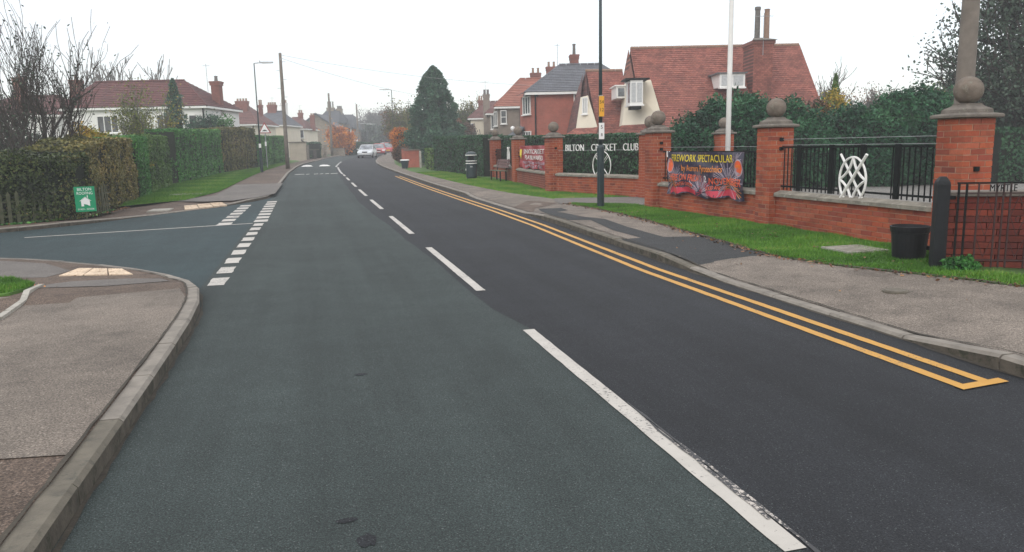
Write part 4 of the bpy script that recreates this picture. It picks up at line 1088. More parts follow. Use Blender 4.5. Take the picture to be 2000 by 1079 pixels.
# wing to the left with its own gable
h = House('cottage_wing', 'lower red-tiled wing of the cottage with narrow white gable and dark ridge end', 4.5, 45.0, 0.1)
h.prism([(4.3, 45.6), (7.0, 45.6), (7.0, 52), (3.6, 52)], 0, 2.3, 'render_cream')
h.slopes([((5.2, 45.0, 2.1), (7.1, 45.0, 2.1), (7.0, 48.2, 5.98), (4.78, 48.2, 6.0))], 'roof_red', 30, .02)
h.slopes([((7.1, 52.0, 2.1), (4.9, 52.0, 2.1), (4.78, 48.2, 6.0), (7.0, 48.2, 5.98))], 'roof_red', 30, .02)
h.slopes([((4.15, 48.7, 4.1), (4.72, 46.6, 4.15), (4.8, 48.2, 6.0), (4.78, 48.22, 6.0))], 'roof_brown', 10, .02, 'hip')
h.ridge((4.72, 48.2, 6.04), (7.0, 48.2, 6.02), .09)
h.solid([(3.95, 46.3, 2.45), (5.1, 45.05, 2.6), (4.68, 46.2, 4.45), (4.32, 47.0, 4.4)], [(0, 1, 2, 3), (3, 2, 1, 0)], 'render_cream', 'gable_wall')
h.solid([(3.6, 52, 2.3), (3.95, 46.3, 2.45), (4.32, 47.0, 4.4), (4.6, 48.2, 5.9), (4.3, 50, 4.2)], [(0, 1, 2, 3, 4), (4, 3, 2, 1, 0)], 'roof_brown', 'gable_wall')
h.window((4.50, 46.02, 3.85), .34, .95, 2, 1, (-.5, -1), 'curtain')
h.window((5.9, 45.56, 1.4), .9, .7, 3, 1, (0, -1)); 
dm = h.box(6.1, 6.62, 44.4, 46.5, 4.15, 4.8, 'white_metal', 'dormer'); h.box(6.2, 6.55, 44.37, 44.4, 4.25, 4.7, 'glass_light', 'pane', dm); h.box(6.0, 6.7, 44.3, 46.6, 4.8, 4.87, 'white_metal', 'dormer_roof')

def hiproof(h, x0, x1, y0, y1, ze, zr, rx0, rx1, mat, n=14, ov=.35, gut='white_metal', ry=None):
    ry = ry if ry is not None else (y0+y1)/2; a, b, c, d = (x0-ov, y0-ov, ze), (x1+ov, y0-ov, ze), (x1+ov, y1+ov, ze), (x0-ov, y1+ov, ze)
    p, q = (rx0, ry, zr), (rx1, ry, zr)
    h.slopes([(a, b, q, p), (c, d, p, q), (d, a, p, p), (b, c, q, q)], mat, n)
    h.ridge((rx0, ry, zr+.05), (rx1, ry, zr+.05), .09, mat)
    for e, g in ((a, p), (b, q)): h.line([e, g], .07, mat, 'hip_tiles')
    h.box(x0-ov, x1+ov, y0-ov+.02, y0-ov+.12, ze-.16, ze-.01, gut, 'fascia'); h.box(x0-ov, x0-ov+.08, y0-ov+.12, y1+ov, ze-.16, ze-.01, gut, 'fascia')
    h.box(x1+ov-.08, x1+ov, y0-ov+.12, y1+ov, ze-.16, ze-.01, gut, 'fascia')

# ---- R2 red brick, slate roof
g = float(zg(46))
h = House('brick_house', 'red brick house with grey slate hipped roof and tall chimney', 1.5, 50.0, g)
h.prism([(1.62, 50.2), (8.2, 50.2), (8.2, 58.3), (.85, 58.3), (.85, 52.6)], g, 4.8, 'wall_brick')
hiproof(h, 1.4, 8.2, 50.2, 58.2, 4.95, 6.95, 3.5, 6.4, 'roof_slate', 16, .35, ry=54)
h.slopes([((.55, 52.6, 4.9), (1.15, 49.9, 4.95), (2.5, 51.5, 5.6), (2.2, 53, 5.6))], 'roof_slate', 6, .02)
h.chimney(4.3, 4.85, 54.0, 55.0, 5.5, 7.65, 'chimney_brick', 1, .75, 'pot_grey')
h.window((4.42, 50.2, 4.22), .5, 1.18, 1, 2, (0, -1), split=.72)
h.window((1.22, 51.4, 4.2), 1.5, 1.15, 3, 1, (-2.4, -.77), 'glass')
h.window((1.22, 51.4, 1.9), 1.5, 1.3, 3, 1, (-2.4, -.77), 'glass')
h.line([(1.72, 50.1, 4.8), (1.72, 50.1, g)], .05, 'metal_black', 'drainpipe'); h.line([(1.66, 50.12, 4.8), (1.9, 50.12, 4.7)], .05, 'metal_black', 'drainpipe')
h.aerial(3.4, 54, 6.8, 1.6, .4)
h.box(.1, 1.1, 51.8, 53.5, g, 2.3, 'white_metal', 'porch'); h.slopes([((-.2, 53.6, 2.25), (.6, 51.3, 2.25), (1.3, 52.4, 3.2), (1.2, 53, 3.2))], 'slate_dark', 4, .02, 'porch_roof')
h.solid([], [], 'glass', 'x') if False else MB().lathe([(.001, -.16), (.12, -.1), (.16, 0), (.12, .1), (.001, .16)], h.L((.25, 51.2, 2.75)), 12).build('globe_lamp', 'sign_white', h.t, smooth=True)
# ---- R3 grey-brown pebbledash semis
g = float(zg(60))
h = House('pebbledash_house', 'grey-brown pebbledashed house with orange tiled hipped roof', 0, 65, g)
h.prism([(-.85, 65.2), (4.5, 65.2), (4.5, 73), (-1.3, 73), (-1.3, 67)], g, 4.72, 'render_pebble')
hiproof(h, -.85, 4.5, 65.2, 73, 4.85, 7.35, 1.0, 3.2, 'roof_orange', 16, .35)
h.window((-.42, 65.1, 4.0), .5, 1.1, 1, 2, (0, -1), 'glass'); h.window((-1.06, 66.1, 3.9), 1.2, 1.2, 2, 1, (-1.8, -.45), 'glass')
h.line([(.95, 65.05, 4.7), (.95, 65.05, g)], .05, 'metal_black', 'drainpipe')
h.chimney(2.0, 2.9, 69.5, 70.3, 6.5, 7.9, 'chimney_brick', 2, .45); h.chimney(3.4, 4.3, 69.5, 70.3, 6.5, 8.4, 'chimney_brick', 2, .45)
h = House('pebbledash_house', 'small dark-windowed pebbledashed house between the cream house and the grey-brown house', -1.5, 75, g)
h.prism([(-1.95, 75.2), (1.5, 75.2), (1.5, 82), (-1.95, 82)], g, 4.62, 'render_pebble')
hiproof(h, -1.95, 1.5, 75.2, 82, 4.75, 6.7, -.3, .8, 'roof_brown', 12, .3)
h.window((-1.35, 75.2, 3.9), .75, 1.3, 1, 1, (0, -1), 'glass'); h.box(-2.0, -.4, 74.6, 75.2, 3.0, 3.15, 'render_pebble', 'bay_roof')
# ---- R5 cream
g = float(zg(78))
h = House('cream_house', 'cream rendered house with brown tiled roof and tall grey chimney stack', -3, 83, g)
h.prism([(-4.05, 83.2), (-.3, 83.2), (-.3, 90), (-4.05, 90)], g, 4.5, 'render_cream')
hiproof(h, -4.05, -.3, 83.2, 90, 4.62, 6.45, -2.5, -.9, 'roof_brown', 12, .3)
h.chimney(-2.65, -1.98, 82.6, 83.15, g, 7.0, 'render_pebble', 2, .5, 'pot_grey', pr=.14)
h.chimney(-3.3, -2.8, 86, 86.5, 5.5, 6.6, 'chimney_brick', 2, .5, 'pot_clay', pr=.1)
h.window((-3.86, 83.2, 3.6), .35, 1.0, 1, 1, (0, -1), 'glass'); h.aerial(-2.4, 83, 7.3, 1.1, .9)

# ---- L1 white house
g = float(zg(58))
h = House('white_house', 'long white rendered house with dark red hipped roof behind the left hedges', -26, 55, g)
h.prism([(-31.2, 55.2), (-21.3, 55.2), (-21.3, 62), (-31.2, 62)], g, 4.72, 'render_white')
hiproof(h, -31.2, -21.35, 55.2, 62, 4.84, 6.85, -30.5, -23.9, 'roof_maroon', 14, .3, ry=58.5)
h.chimney(-21.9, -21.3, 58.2, 58.9, 4.3, 6.75, 'chimney_brick', 1, .4, 'pot_grey', cap=.06, pr=.13); h.aerial(-22.05, 58, 6.0, 2.0, .5)
h.chimney(-31.9, -31.25, 57.5, 58.2, 4.0, 7.0, 'chimney_brick', 1, .35)
h.window((-28.2, 55.2, 3.7), 1.5, 1.2, 3, 1); h.window((-24.0, 55.2, 3.7), 1.5, 1.2, 3, 1); h.window((-22.2, 55.2, 3.75), .6, 1.0, 1, 1)
h.window((-28.2, 55.2, 1.6), 1.9, 1.4, 3, 1); h.window((-24.0, 55.2, 1.6), 1.9, 1.4, 3, 1)
h.line([(-21.42, 55.1, 4.8), (-21.42, 55.1, 3.0)], .05, 'metal_black', 'drainpipe')
h.prism([(-21.2, 55.4), (-20.2, 55.4), (-20.2, 61), (-21.2, 61)], g, 3.1, 'wall_brick_orange', 'side_wall')
h.slopes([((-21.3, 55.2, 3.3), (-19.9, 55.2, 3.1), (-19.9, 61, 3.1), (-21.3, 61, 3.5))], 'roof_maroon', 4, .02, 'lean_to_roof')
h = House('brick_house', 'house with round red chimney at the far left behind the bare tree', -36, 60, g)
h.prism([(-42, 60), (-34.5, 60), (-34.5, 67), (-42, 67)], g, 4.6, 'render_white'); hiproof(h, -42, -34.5, 60, 67, 4.7, 6.3, -40, -36, 'roof_maroon', 10)
h.chimney(-38.2, -37.5, 61, 61.7, 4.5, 7.6, 'chimney_brick', 1, .3)
# ---- L2..L4 row
g = float(zg(85))
h = House('semi_detached_house', 'cream house with dark brown roof and broad red chimney next to the white house', -30, 88, g)
h.prism([(-33.5, 88.2), (-28.6, 88.2), (-28.6, 96), (-33.5, 96)], g, 4.55, 'render_cream')
hiproof(h, -33.5, -28.6, 88.2, 96, 4.66, 7.0, -32.2, -30.6, 'roof_brown', 12, .35)
h.chimney(-31.4, -30.1, 90.5, 91.3, 5.6, 7.35, 'chimney_brick', 4, .3, pr=.12); h.chimney(-29.6, -29.2, 93, 93.5, 5.4, 7.0, 'chimney_brick', 2, .6, pr=.1)
h.window((-29.4, 88.2, 3.75), .9, 1.2, 2, 1); h.line([(-28.75, 88.1, 4.6), (-28.75, 88.1, g)], .05, 'metal_black', 'drainpipe')
g = float(zg(97))
h = House('gabled_house', 'white house with grey slate roof and steep gable edge left of the wooden pole', -31, 100, g)
h.prism([(-33.4, 100.2), (-28.8, 100.2), (-28.8, 108), (-33.4, 108)], g, 4.8, 'render_cream')
hiproof(h, -33.4, -28.8, 100.2, 108, 4.9, 6.75, -31.7, -30.0, 'roof_slate', 12, .3)
h.slopes([((-33.5, 99.2, 5.0), (-30.0, 99.0, 3.9), (-32.65, 99.6, 6.8), (-32.75, 99.6, 6.8))], 'roof_slate', 8, .02, 'front_roof')
h.solid([(-33.4, 99.4, g), (-30.1, 99.4, g), (-30.1, 99.4, 3.7), (-32.6, 99.4, 6.5), (-33.4, 99.4, 5.0)], [(0, 1, 2, 3, 4), (4, 3, 2, 1, 0)], 'render_cream', 'gable_wall')
h.line([(-32.65, 99.0, 6.85), (-29.8, 99.0, 3.75)], .07, 'white_metal', 'bargeboard')
h.chimney(-31.8, -30.7, 103.6, 104.3, 6.0, 7.6, 'chimney_brick', 4, .35, pr=.13); h.chimney(-30.4, -29.7, 105, 105.7, 6.0, 7.9, 'render_white', 3, .4, pr=.12); h.aerial(-31.2, 104, 7.6, 1.0, .5)
g = float(zg(107))
h = House('semi_detached_house', 'cream house with dark red-brown roof right behind the wooden pole', -30, 110, g)
h.prism([(-33, 110.2), (-28.9, 110.2), (-28.9, 118), (-33, 118)], g, 4.55, 'render_cream')
hiproof(h, -33, -28.9, 110.2, 118, 4.66, 6.3, -31.5, -30.2, 'roof_brown', 12, .3)
h.solid([(-32, 109.2, g), (-28.95, 109.2, g), (-28.95, 109.2, 3.0), (-31.2, 109.2, 4.6), (-32, 109.2, 4.6)], [(0, 1, 2, 3, 4), (4, 3, 2, 1, 0)], 'render_cream', 'gable_wall')
h.line([(-31.2, 108.9, 4.7), (-28.7, 108.9, 2.85)], .08, 'slate_dark', 'bargeboard')
h.chimney(-30.6, -30.0, 114, 114.6, 5.8, 7.0, 'chimney_brick', 2, .4, pr=.13); h.chimney(-28.9, -28.3, 114, 114.6, 4.4, 6.6, 'chimney_brick', 2, .3, pr=.13); h.aerial(-30.3, 114.2, 7, 1.1, .5)
h.window((-29.2, 110.2, 3.9), .6, 1.1, 1, 1)
# ---- L5 stone gable
g = float(zg(125))
h = House('stone_house', 'stone house with broad gable, white window and tall chimney pots', -32, 130, g)
h.solid([(-34.2, 130, g), (-29.0, 130, g), (-29.0, 130, 5.5), (-31.9, 130, 7.5), (-34.2, 130, 5.85), (-34.2, 137, g), (-29.0, 137, g), (-29.0, 137, 5.5), (-31.9, 137, 7.5), (-34.2, 137, 5.85)],
    [(0, 1, 2, 3, 4), (9, 8, 7, 6, 5), (1, 6, 7, 2), (0, 4, 9, 5)], 'wall_stone', 'wall')
h.slopes([((-34.6, 137, 5.62), (-34.6, 129.7, 5.62), (-31.9, 129.7, 7.6), (-31.9, 137, 7.6)), ((-28.7, 129.7, 5.35), (-28.7, 137, 5.35), (-31.9, 137, 7.6), (-31.9, 129.7, 7.6))], 'slate_dark', 8, .03)
h.line([(-34.7, 129.6, 5.5), (-31.9, 129.6, 7.62), (-28.6, 129.6, 5.25)], .13, 'slate_dark', 'bargeboard')
h.window((-33.45, 130, 5.15), .8, 1.2, 1, 2); h.window((-33.45, 130, 2.7), .8, 1.3, 1, 2)
h = House('stone_house', 'tall grey-roofed stone house with row of chimney pots behind the gabled stone house', -29.5, 140, g)
h.prism([(-33.4, 140), (-30.6, 140), (-30.6, 150), (-33.4, 150)], g, 6.6, 'wall_stone')
h.slopes([((-34.6, 139.6, 6.4), (-30.3, 139.6, 6.4), (-30.8, 144, 8.9), (-33.2, 144, 8.9))], 'slate_dark', 10, .03)
h.slopes([((-30.3, 150, 6.4), (-34.6, 150, 6.4), (-33.2, 144, 8.9), (-30.8, 144, 8.9)), ((-30.3, 139.6, 6.4), (-30.3, 150, 6.4), (-30.8, 144, 8.9), (-30.8, 144, 8.9)), ((-34.6, 150, 6.4), (-34.6, 139.6, 6.4), (-33.2, 144, 8.9), (-33.2, 144, 8.9))], 'slate_dark', 10, .03)
h.chimney(-33.2, -31.9, 143.4, 144.4, 8.0, 9.2, 'wall_stone', 3, 1.1, 'pot_grey', pr=.14); h.chimney(-31.4, -30.5, 143.4, 144.4, 8.0, 9.0, 'wall_stone', 3, .5, 'pot_grey', pr=.16)
h = House('slate_house', 'narrow grey slate roofed house end nearest the far trees', -27.5, 146, g)
h.prism([(-31.6, 146), (-29.7, 146), (-29.9, 158), (-31.6, 158)], g, 6.2, 'wall_stone')
h.slopes([((-32.6, 145.6, 5.6), (-29.2, 145.6, 5.6), (-29.9, 150, 8.2), (-32.2, 150, 8.2)), ((-29.2, 145.6, 5.6), (-29.5, 158, 5.4), (-30.4, 156, 8.0), (-29.9, 150, 8.2))], 'slate_dark', 8, .03)
h.line([(-29.1, 145.5, 5.6), (-29.8, 150, 8.2)], .12, 'slate_dark', 'bargeboard'); h.box(-29.65, -29.45, 146, 146.3, 3.5, 5.6, 'white_metal', 'window_bay')

# garden wall end, rendered
x, y, _ = V(-22.4, 79)
g = float(zg(y)); h = House('rendered_wall', 'beige rendered garden wall end beyond the wooden pole', -22.4, 79, g, cat='garden wall')
h.box(-22.3, -20.62, 79, 79.3, g-.1, g+1.85, 'render_beige'); h.box(-22.4, -20.56, 78.9, 79.35, g+1.85, g+1.93, 'cap_stone', 'coping'); h.box(-20.6, -20.4, 79.0, 79.4, g-.1, g+1.6, 'cap_stone', 'end_pier')
# stone field walls to the right of it
g = float(zg(95)); h = House('stone_wall', 'low stone garden wall with darker gate piers in front of the stone house', -22, 98, g, cat='stone wall')
for u0, u1, d0 in ((-25.2, -23.5, 98), (-23.3, -21.6, 102), (-21.5, -19.9, 112)): h.box(u0, u1, d0, d0+.4, g-.2, g+1.05, 'wall_stone'); h.box(u0-.05, u1+.05, d0-.05, d0+.45, g+1.05, g+1.13, 'cap_stone', 'coping')
for u, d0 in ((-23.4, 99), (-21.5, 106), (-19.7, 114)): h.box(u-.15, u+.15, d0-.2, d0+.1, g-.2, g+1.4, 'wall_stone', 'pier'); h.box(u-.2, u+.2, d0-.25, d0+.15, g+1.4, g+1.5, 'cap_stone', 'pier_cap')
# right: red garden wall, white post, low building
g = float(zg(52)); h = House('garden_wall', 'red brick garden wall between the orange bush and the white post', -7.1, 52, g, cat='brick wall')
h.box(-6.95, -6.0, 51.5, 51.75, g-.1, g+1.22, 'wall_brick'); h.box(-7.0, -5.97, 51.45, 51.8, g+1.22, g+1.3, 'cap_stone', 'coping')
h.box(-7.9, -7.45, 57, 57.25, g-.1, g+1.35, 'wall_brick'); h.box(-7.95, -7.4, 56.95, 57.3, g+1.35, g+1.42, 'cap_stone', 'coping')
x, y, _ = V(-5.78, 50.4)
t = thing('concrete_post', 'pale concrete post at the end of the red garden wall', 'post', (x, y, float(zg(y))+.05), -YAW); MB().lathe([(.09, -.1), (.09, 1.1), (.05, 1.17)], n=4, sq=True).build('shaft', 'concrete', t)
h = House('low_building', 'long low building with brown tiled roof and white gutter at the far right', 22, 32, .1, cat='building')
h.box(19.6, 36, 32, 40, .1, 2.05, 'wall_brick_orange'); h.slopes([((19.3, 31.7, 2.12), (36.3, 31.7, 2.12), (36.3, 35.8, 3.3), (19.3, 35.8, 3.3)), ((36.3, 39.9, 2.12), (19.3, 39.9, 2.12), (19.3, 35.8, 3.3), (36.3, 35.8, 3.3))], 'roof_brown', 12, .03)
h.box(19.3, 36.3, 31.58, 31.7, 2.0, 2.12, 'white_metal', 'gutter'); h.window((23, 32, 1.3), 1.2, 1.0); h.window((27, 32, 1.3), 1.2, 1.0)

# ================================================================== street furniture
# litter bin
t = thing('litter_bin', 'black round litter bin with white bands on the grass before the clipped hedge', 'litter bin', (7.05, 34.7, float(zg(34.7))+.11), -.2)
MB().lathe([(.22, 0), (.225, .05), (.25, .1), (.25, .66), (.24, .68)], n=20).build('body', 'metal_green', t)
MB().lathe([(.255, .68), (.255, .71), (.24, .715)], n=20).build('band', 'white_metal', t); MB().lathe([(.255, .79), (.255, .82), (.24, .825)], n=20).build('band', 'white_metal', t)
m = MB()
for i in range(4):
    a = math.pi/4+i*math.pi/2; m.tube((.22*math.cos(a), .22*math.sin(a), .82), (.22*math.cos(a), .22*math.sin(a), 1.08), .035, n=6)
m.build('supports', 'metal_green', t); MB().lathe([(.17, .7), (.17, 1.08)], n=14).build('liner', 'metal_black', t)
MB().lathe([(.255, 1.06), (.26, 1.10), (.20, 1.18), (.10, 1.22), (.01, 1.23)], n=20).build('hood', 'metal_green', t, smooth=True)
MB().lathe([(.262, 1.05), (.262, 1.085), (.25, 1.09)], n=20).build('rim', 'white_metal', t)
MB().lathe([(.06, .52), (.06, .58)], (0, -.225, 0), n=10).build('lock_plate', 'metal_grey', t); MB().box(-.27, -.24, -.1, -.03, .38, .46).build('badge', 'sign_white', t)
# bench
t = thing('bench', 'wooden bench with tilted back standing on the grass beside the farthest pillars', 'bench', (7.62, 32.0, float(zg(32))+.11), math.pi/2+.08)
for y in (-.16, -.05, .06): MB().bbox(-.8, .8, y-.05, y+.05, .42, .455, .008).build('seat_slat', 'fence_wood', t)
simple('bench_wood', (.12, .06, .055), .7, .25, 4, 50, .2)
for k, z in enumerate((.56, .68, .80)):
    m = MB(); y0 = -.20-(z-.5)*.3; m.hexa([(-.8, y0-.02, z), (.8, y0-.02, z), (.8, y0+.015, z), (-.8, y0+.015, z), (-.8, y0-.05, z+.1), (.8, y0-.05, z+.1), (.8, y0-.015, z+.1), (-.8, y0-.015, z+.1)]); m.build('back_slat', 'bench_wood', t)
for x in (-.62, .62):
    for y in (-.17, .08): MB().box(x-.025, x+.025, y-.025, y+.025, -.05, .42).build('leg', 'metal_black', t)
    MB().path([(x, -.18, .40), (x, -.32, .92)], .022, 6).build('back_support', 'metal_black', t)
# hump warning sign
x, y = -3.05, 58.0; g = float(zg(y))+.12
t = thing('warning_sign', 'triangular hump warning sign on a grey pole in front of the dark green hedge', 'road sign', (x, y, g), -.2)
MB().tube((0, 0, -.1), (0, 0, 2.85), .032, n=8).build('pole', 'metal_grey', t)
def tri(s, z, y): return [(-s/2, y, z), (s/2, y, z), (0, y, z+s*.866)]
m = MB(); a = tri(.90, 2.44, -.045); b = tri(.90, 2.44, -.03); m.add(a+b, [(0, 1, 2), (5, 4, 3), (0, 3, 4, 1), (1, 4, 5, 2), (2, 5, 3, 0)]); pt = m.build('plate', 'sign_red', t)
m = MB(); m.poly(tri(.68, 2.50, -.049)); m.build('sign_face', 'sign_white', pt)
m = MB(); m.poly([(-.19, -.052, 2.58), (.19, -.052, 2.58), (.12, -.052, 2.64), (.05, -.052, 2.68), (-.05, -.052, 2.68), (-.12, -.052, 2.64)]); m.build('hump_symbol', 'ink_black', pt)
MB().box(-.06, .06, -.05, -.03, 1.55, 1.85).build('reflector_plate', 'sign_white', t)
# short post with tray at the far left kerb
x, y, _ = V(-20.48, 82); t = thing('short_post', 'short dark timber post with flat top board at the far left kerb', 'post', (x, y, float(zg(y))+.05), -YAW)
MB().box(-.13, .13, -.13, .13, -.1, 1.0).build('shaft', 'bark_dark', t); MB().box(-.62, .42, -.08, .08, .98, 1.06).build('board', 'fence_wood', t)
# bin by red wall
x, y, _ = V(-6.74, 50.0); t = thing('refuse_bin', 'dark grit bin with pale lid by the red garden wall', 'bin', (x, y, float(zg(y))+.11), -YAW)
m = MB(); m.hexa([(-.17, -.14, 0), (.17, -.14, 0), (.17, .14, 0), (-.17, .14, 0), (-.24, -.2, .5), (.24, -.2, .5), (.24, .2, .5), (-.24, .2, .5)]); m.build('body', 'metal_green', t); MB().bbox(-.27, .27, -.22, .22, .5, .57, .03).build('lid', 'sign_white', t)

# roofing sign on the hedge
sx0, sy0 = -5.62, 20.12
t = thing('advert_board', 'green roofing advert board with white lettering fixed to the left picket fence', 'sign', (-5.30, 20.42, .1), .30)
t.scale = (.92, .92, .92)
W2, Z0, Z1 = .235, .18, .83
MB().box(-W2, W2, -.06, -.045, Z0, Z1).build('board', 'sign_green', t)
T = lambda ox, oz: (lambda x, z, d: (x+ox, -.062-d*.3, z+oz))
text('lettering', 'BILTON', .105, 'sign_white', t, T(0, .755), .003, width=.32); text('lettering', 'ROOFING', .10, 'sign_white', t, T(0, .655), .003, width=.36)
text('lettering', '01423 - 503506', .06, 'sign_white', t, T(0, .245), .003, width=.37)
m = MB(); yy = -.0635
m.poly([(-.10, yy, .32), (-.04, yy, .32), (-.04, yy, .38), (.03, yy, .36), (.10, yy, .32), (.10, yy, .47), (0, yy, .545), (-.10, yy, .47)]); m.path([(-.13, yy, .455), (0, yy, .56), (.13, yy, .455)], .007, 4); m.box(.045, .065, yy-.003, yy, .54, .60); m.build('house_logo', 'sign_white', t)
MB().box(-.02, .02, -.045, -.01, -.1, .8).build('stake', 'fence_wood', t)

# picket fence along the hedge foot
ft = thing('picket_fence', 'low weathered wooden picket fence half buried in the left hedge', 'fence', (-6.35, 19.72, .1), 0)
line = [(-9.6, 17.78), (-6.95, 19.1), (-6.35, 19.62), (-5.95, 20.05), (-5.55, 20.75), (-5.38, 21.6), (-5.3, 22.8)]
pk = resample(line, .17); pm = []
for i in range(3):
    m = MB(); w = .036; m.add([(-w, -.01, -.05), (w, -.01, -.05), (w, .01, -.05), (-w, .01, -.05), (-w, -.01, .66), (w, -.01, .66), (w, .01, .66), (-w, .01, .66), (0, -.01, .72), (0, .01, .72)],
        [(0, 1, 5, 8, 4), (3, 7, 9, 6, 2), (0, 3, 2, 1), (1, 2, 6, 5), (0, 4, 7, 3), (4, 8, 9, 7), (8, 5, 6, 9)]); pm.append(m.mesh('picket', 'fence_wood'))
for i, (a, b) in enumerate(pk[:-1]):
    c = pk[i+1]; az = math.atan2(c[1]-b, c[0]-a)
    o = link('picket', pm[i % 3], ft, (a+6.35, b-19.72, RNG.uniform(-.04, .03)), az); o.rotation_euler = (RNG.uniform(-.05, .05), RNG.uniform(-.04, .04), az)
for z in (.18, .5):
    m = MB()
    for a, b in zip(line[:-1], line[1:]):
        m.tube((a[0]+6.35-.02, a[1]-19.72+.03, z), (b[0]+6.35-.02, b[1]-19.72+.03, z), .025, n=4)
    m.build('rail', 'fence_wood', ft)

# ================================================================== cars
def carpaint(name, col, metal=.3):
    m, nt, p = _mat(name); p.inputs['Base Color'].default_value = (*col, 1); p.inputs['Metallic'].default_value = metal
    p.inputs['Roughness'].default_value = .3; p.inputs['Coat Weight'].default_value = .6; return m
carpaint('car_silver', (.62, .64, .66), .35); carpaint('car_red', (.45, .03, .035), .1); carpaint('car_white', (.75, .75, .74), .0); carpaint('car_dark', (.02, .03, .04), .3)
simple('tyre', (.02, .02, .02), .9); simple('headlight', (.75, .78, .8), .15, .05, bstr=0); simple('tail_red', (.5, .02, .02), .3)
def car(label, u, d, paintm, rz=0, front=True, s=1.0, H=1.42, wd=.86):
    """front: the nose points to the camera (local -y)"""
    x, y, _ = V(u, d); t = thing('parked_car' if not label.startswith('silver') else 'moving_car', label, 'car', (x, y, float(zg(y))+.005), -YAW+rz+(0 if front else math.pi), 'cars on the far road')
    L = 2.1; B = .95
    st = [(-L, .30, .52, .68*wd/.86), (-L+.12, .24, .66, .80*wd/.86), (-1.1, .22, .86, wd), (-.95, .22, .92, wd), (1.5, .22, .94, wd), (L-.1, .26, .88, .80*wd/.86), (L, .34, .66, .72*wd/.86)]
    vs = []; fs = []
    for yy, z0, z1, w in st:
        vs += [(-w*.94, yy, z0), (w*.94, yy, z0), (w, yy, (z0+z1)/2), (w*.93, yy, z1), (-w*.93, yy, z1), (-w, yy, (z0+z1)/2)]
    for i in range(len(st)-1):
        for j in range(6): fs.append((i*6+j, i*6+(j+1) % 6, (i+1)*6+(j+1) % 6, (i+1)*6+j))
    fs += [(5, 4, 3, 2, 1, 0), tuple(range((len(st)-1)*6, len(st)*6))]
    m = MB(); m.add(vs, [tuple(reversed(q)) for q in fs]); m.build('body', paintm, t)
    m = MB(); w0, w1 = wd*.92, wd*.70; z0, z1 = .90, H
    m.add([(-w0, -.95, z0), (w0, -.95, z0), (w0, 1.65, z0), (-w0, 1.65, z0), (-w1, -.25, z1), (w1, -.25, z1), (w1, .95, z1), (-w1, .95, z1)], [(0, 1, 5, 4), (1, 2, 6, 5), (2, 3, 7, 6), (3, 0, 4, 7)]); m.build('glasshouse', 'glass_light', t)
    m = MB(); m.hexa([(-w1-.01, -.28, z1-.01), (w1+.01, -.28, z1-.01), (w1+.01, .98, z1-.01), (-w1-.01, .98, z1-.01), (-w1+.06, -.2, z1+.045), (w1-.06, -.2, z1+.045), (w1-.06, .9, z1+.045), (-w1+.06, .9, z1+.045)]); m.build('roof', paintm, t)
    m = MB()
    for s_ in (-1, 1):
        m.tube((s_*w0, -.95, z0), (s_*w1, -.25, z1), .035, n=5); m.tube((s_*w0, 1.65, z0), (s_*w1, .95, z1), .04, n=5); m.tube((s_*(w0+.005), .3, z0), (s_*(w1+.005), .3, z1), .03, n=5)
    m.build('pillars', paintm, t)
    for sx in (-1, 1):
        for yy in (-1.35, 1.35):
            wh = MB().tube((sx*(wd-.17), yy, .31), (sx*(wd+.005), yy, .31), .31, n=16).build('wheel', 'tyre', t); MB().tube((sx*(wd+.0), yy, .31), (sx*(wd+.015), yy, .31), .18, n=12).build('hub_cap', 'metal_grey', wh)
        MB().hexa([(sx*.66-.15, -L-.015, .58), (sx*.66+.15, -L-.015, .58), (sx*.66+.15, -L+.2, .58), (sx*.66-.15, -L+.2, .58), (sx*.62-.15, -L+.10, .74), (sx*.62+.13, -L+.10, .74), (sx*.62+.13, -L+.3, .74), (sx*.62-.15, -L+.3, .74)]).build('headlight', 'headlight', t)
        MB().box(sx*.66-.14, sx*.66+.14, L-.06, L+.02, .62, .84).build('tail_light', 'tail_red', t)
        MB().box(sx*(wd+.08)-.08, sx*(wd+.08)+.08, -.85, -.72, .88, 1.02).build('wing_mirror', paintm, t)
    MB().box(-.28, .28, -L-.02, -L+.1, .60, .70).build('grille', 'metal_black', t); MB().box(-.7, .7, -L-.012, -L+.1, .26, .34).build('air_intake', 'metal_black', t)
    MB().box(-.26, .26, -L-.03, -L, .42, .53).build('number_plate', 'sign_white', t); MB().box(-.26, .26, L, L+.03, .45, .56).build('number_plate', 'ink_yellow', t)
    return t
car('silver saloon driving towards the viewer, nearest of the cars', -15.96, 87.5, 'car_silver', .03)
car('bright red hatchback facing the viewer just right of the silver car', -17.05, 102, 'car_red', .12, H=1.48)
car('red hatchback parked behind the orange bush, rightmost of the cars', -18.23, 118, 'car_red', .1, front=False, H=1.6)
car('white car between the two red cars', -19.93, 124, 'car_white', .1, H=1.6)
car('white car half hidden behind the silver car', -22.3, 126, 'car_white', .05, H=1.65)
car('dark car at the left edge of the road beside the silver car', -21.6, 112, 'car_dark', .1, front=False, H=1.5)
# direction sign on the left of the far road
x, y, _ = V(-22.3, 113); t = thing('street_sign', 'small white street sign on a pole left of the cars', 'road sign', (x, y, float(zg(y))), -YAW); MB().tube((0, 0, 0), (0, 0, 2.3), .05, n=6).build('pole', 'metal_grey', t); MB().box(-.4, .4, -.07, -.03, 1.9, 2.2).build('plate', 'sign_white', t)
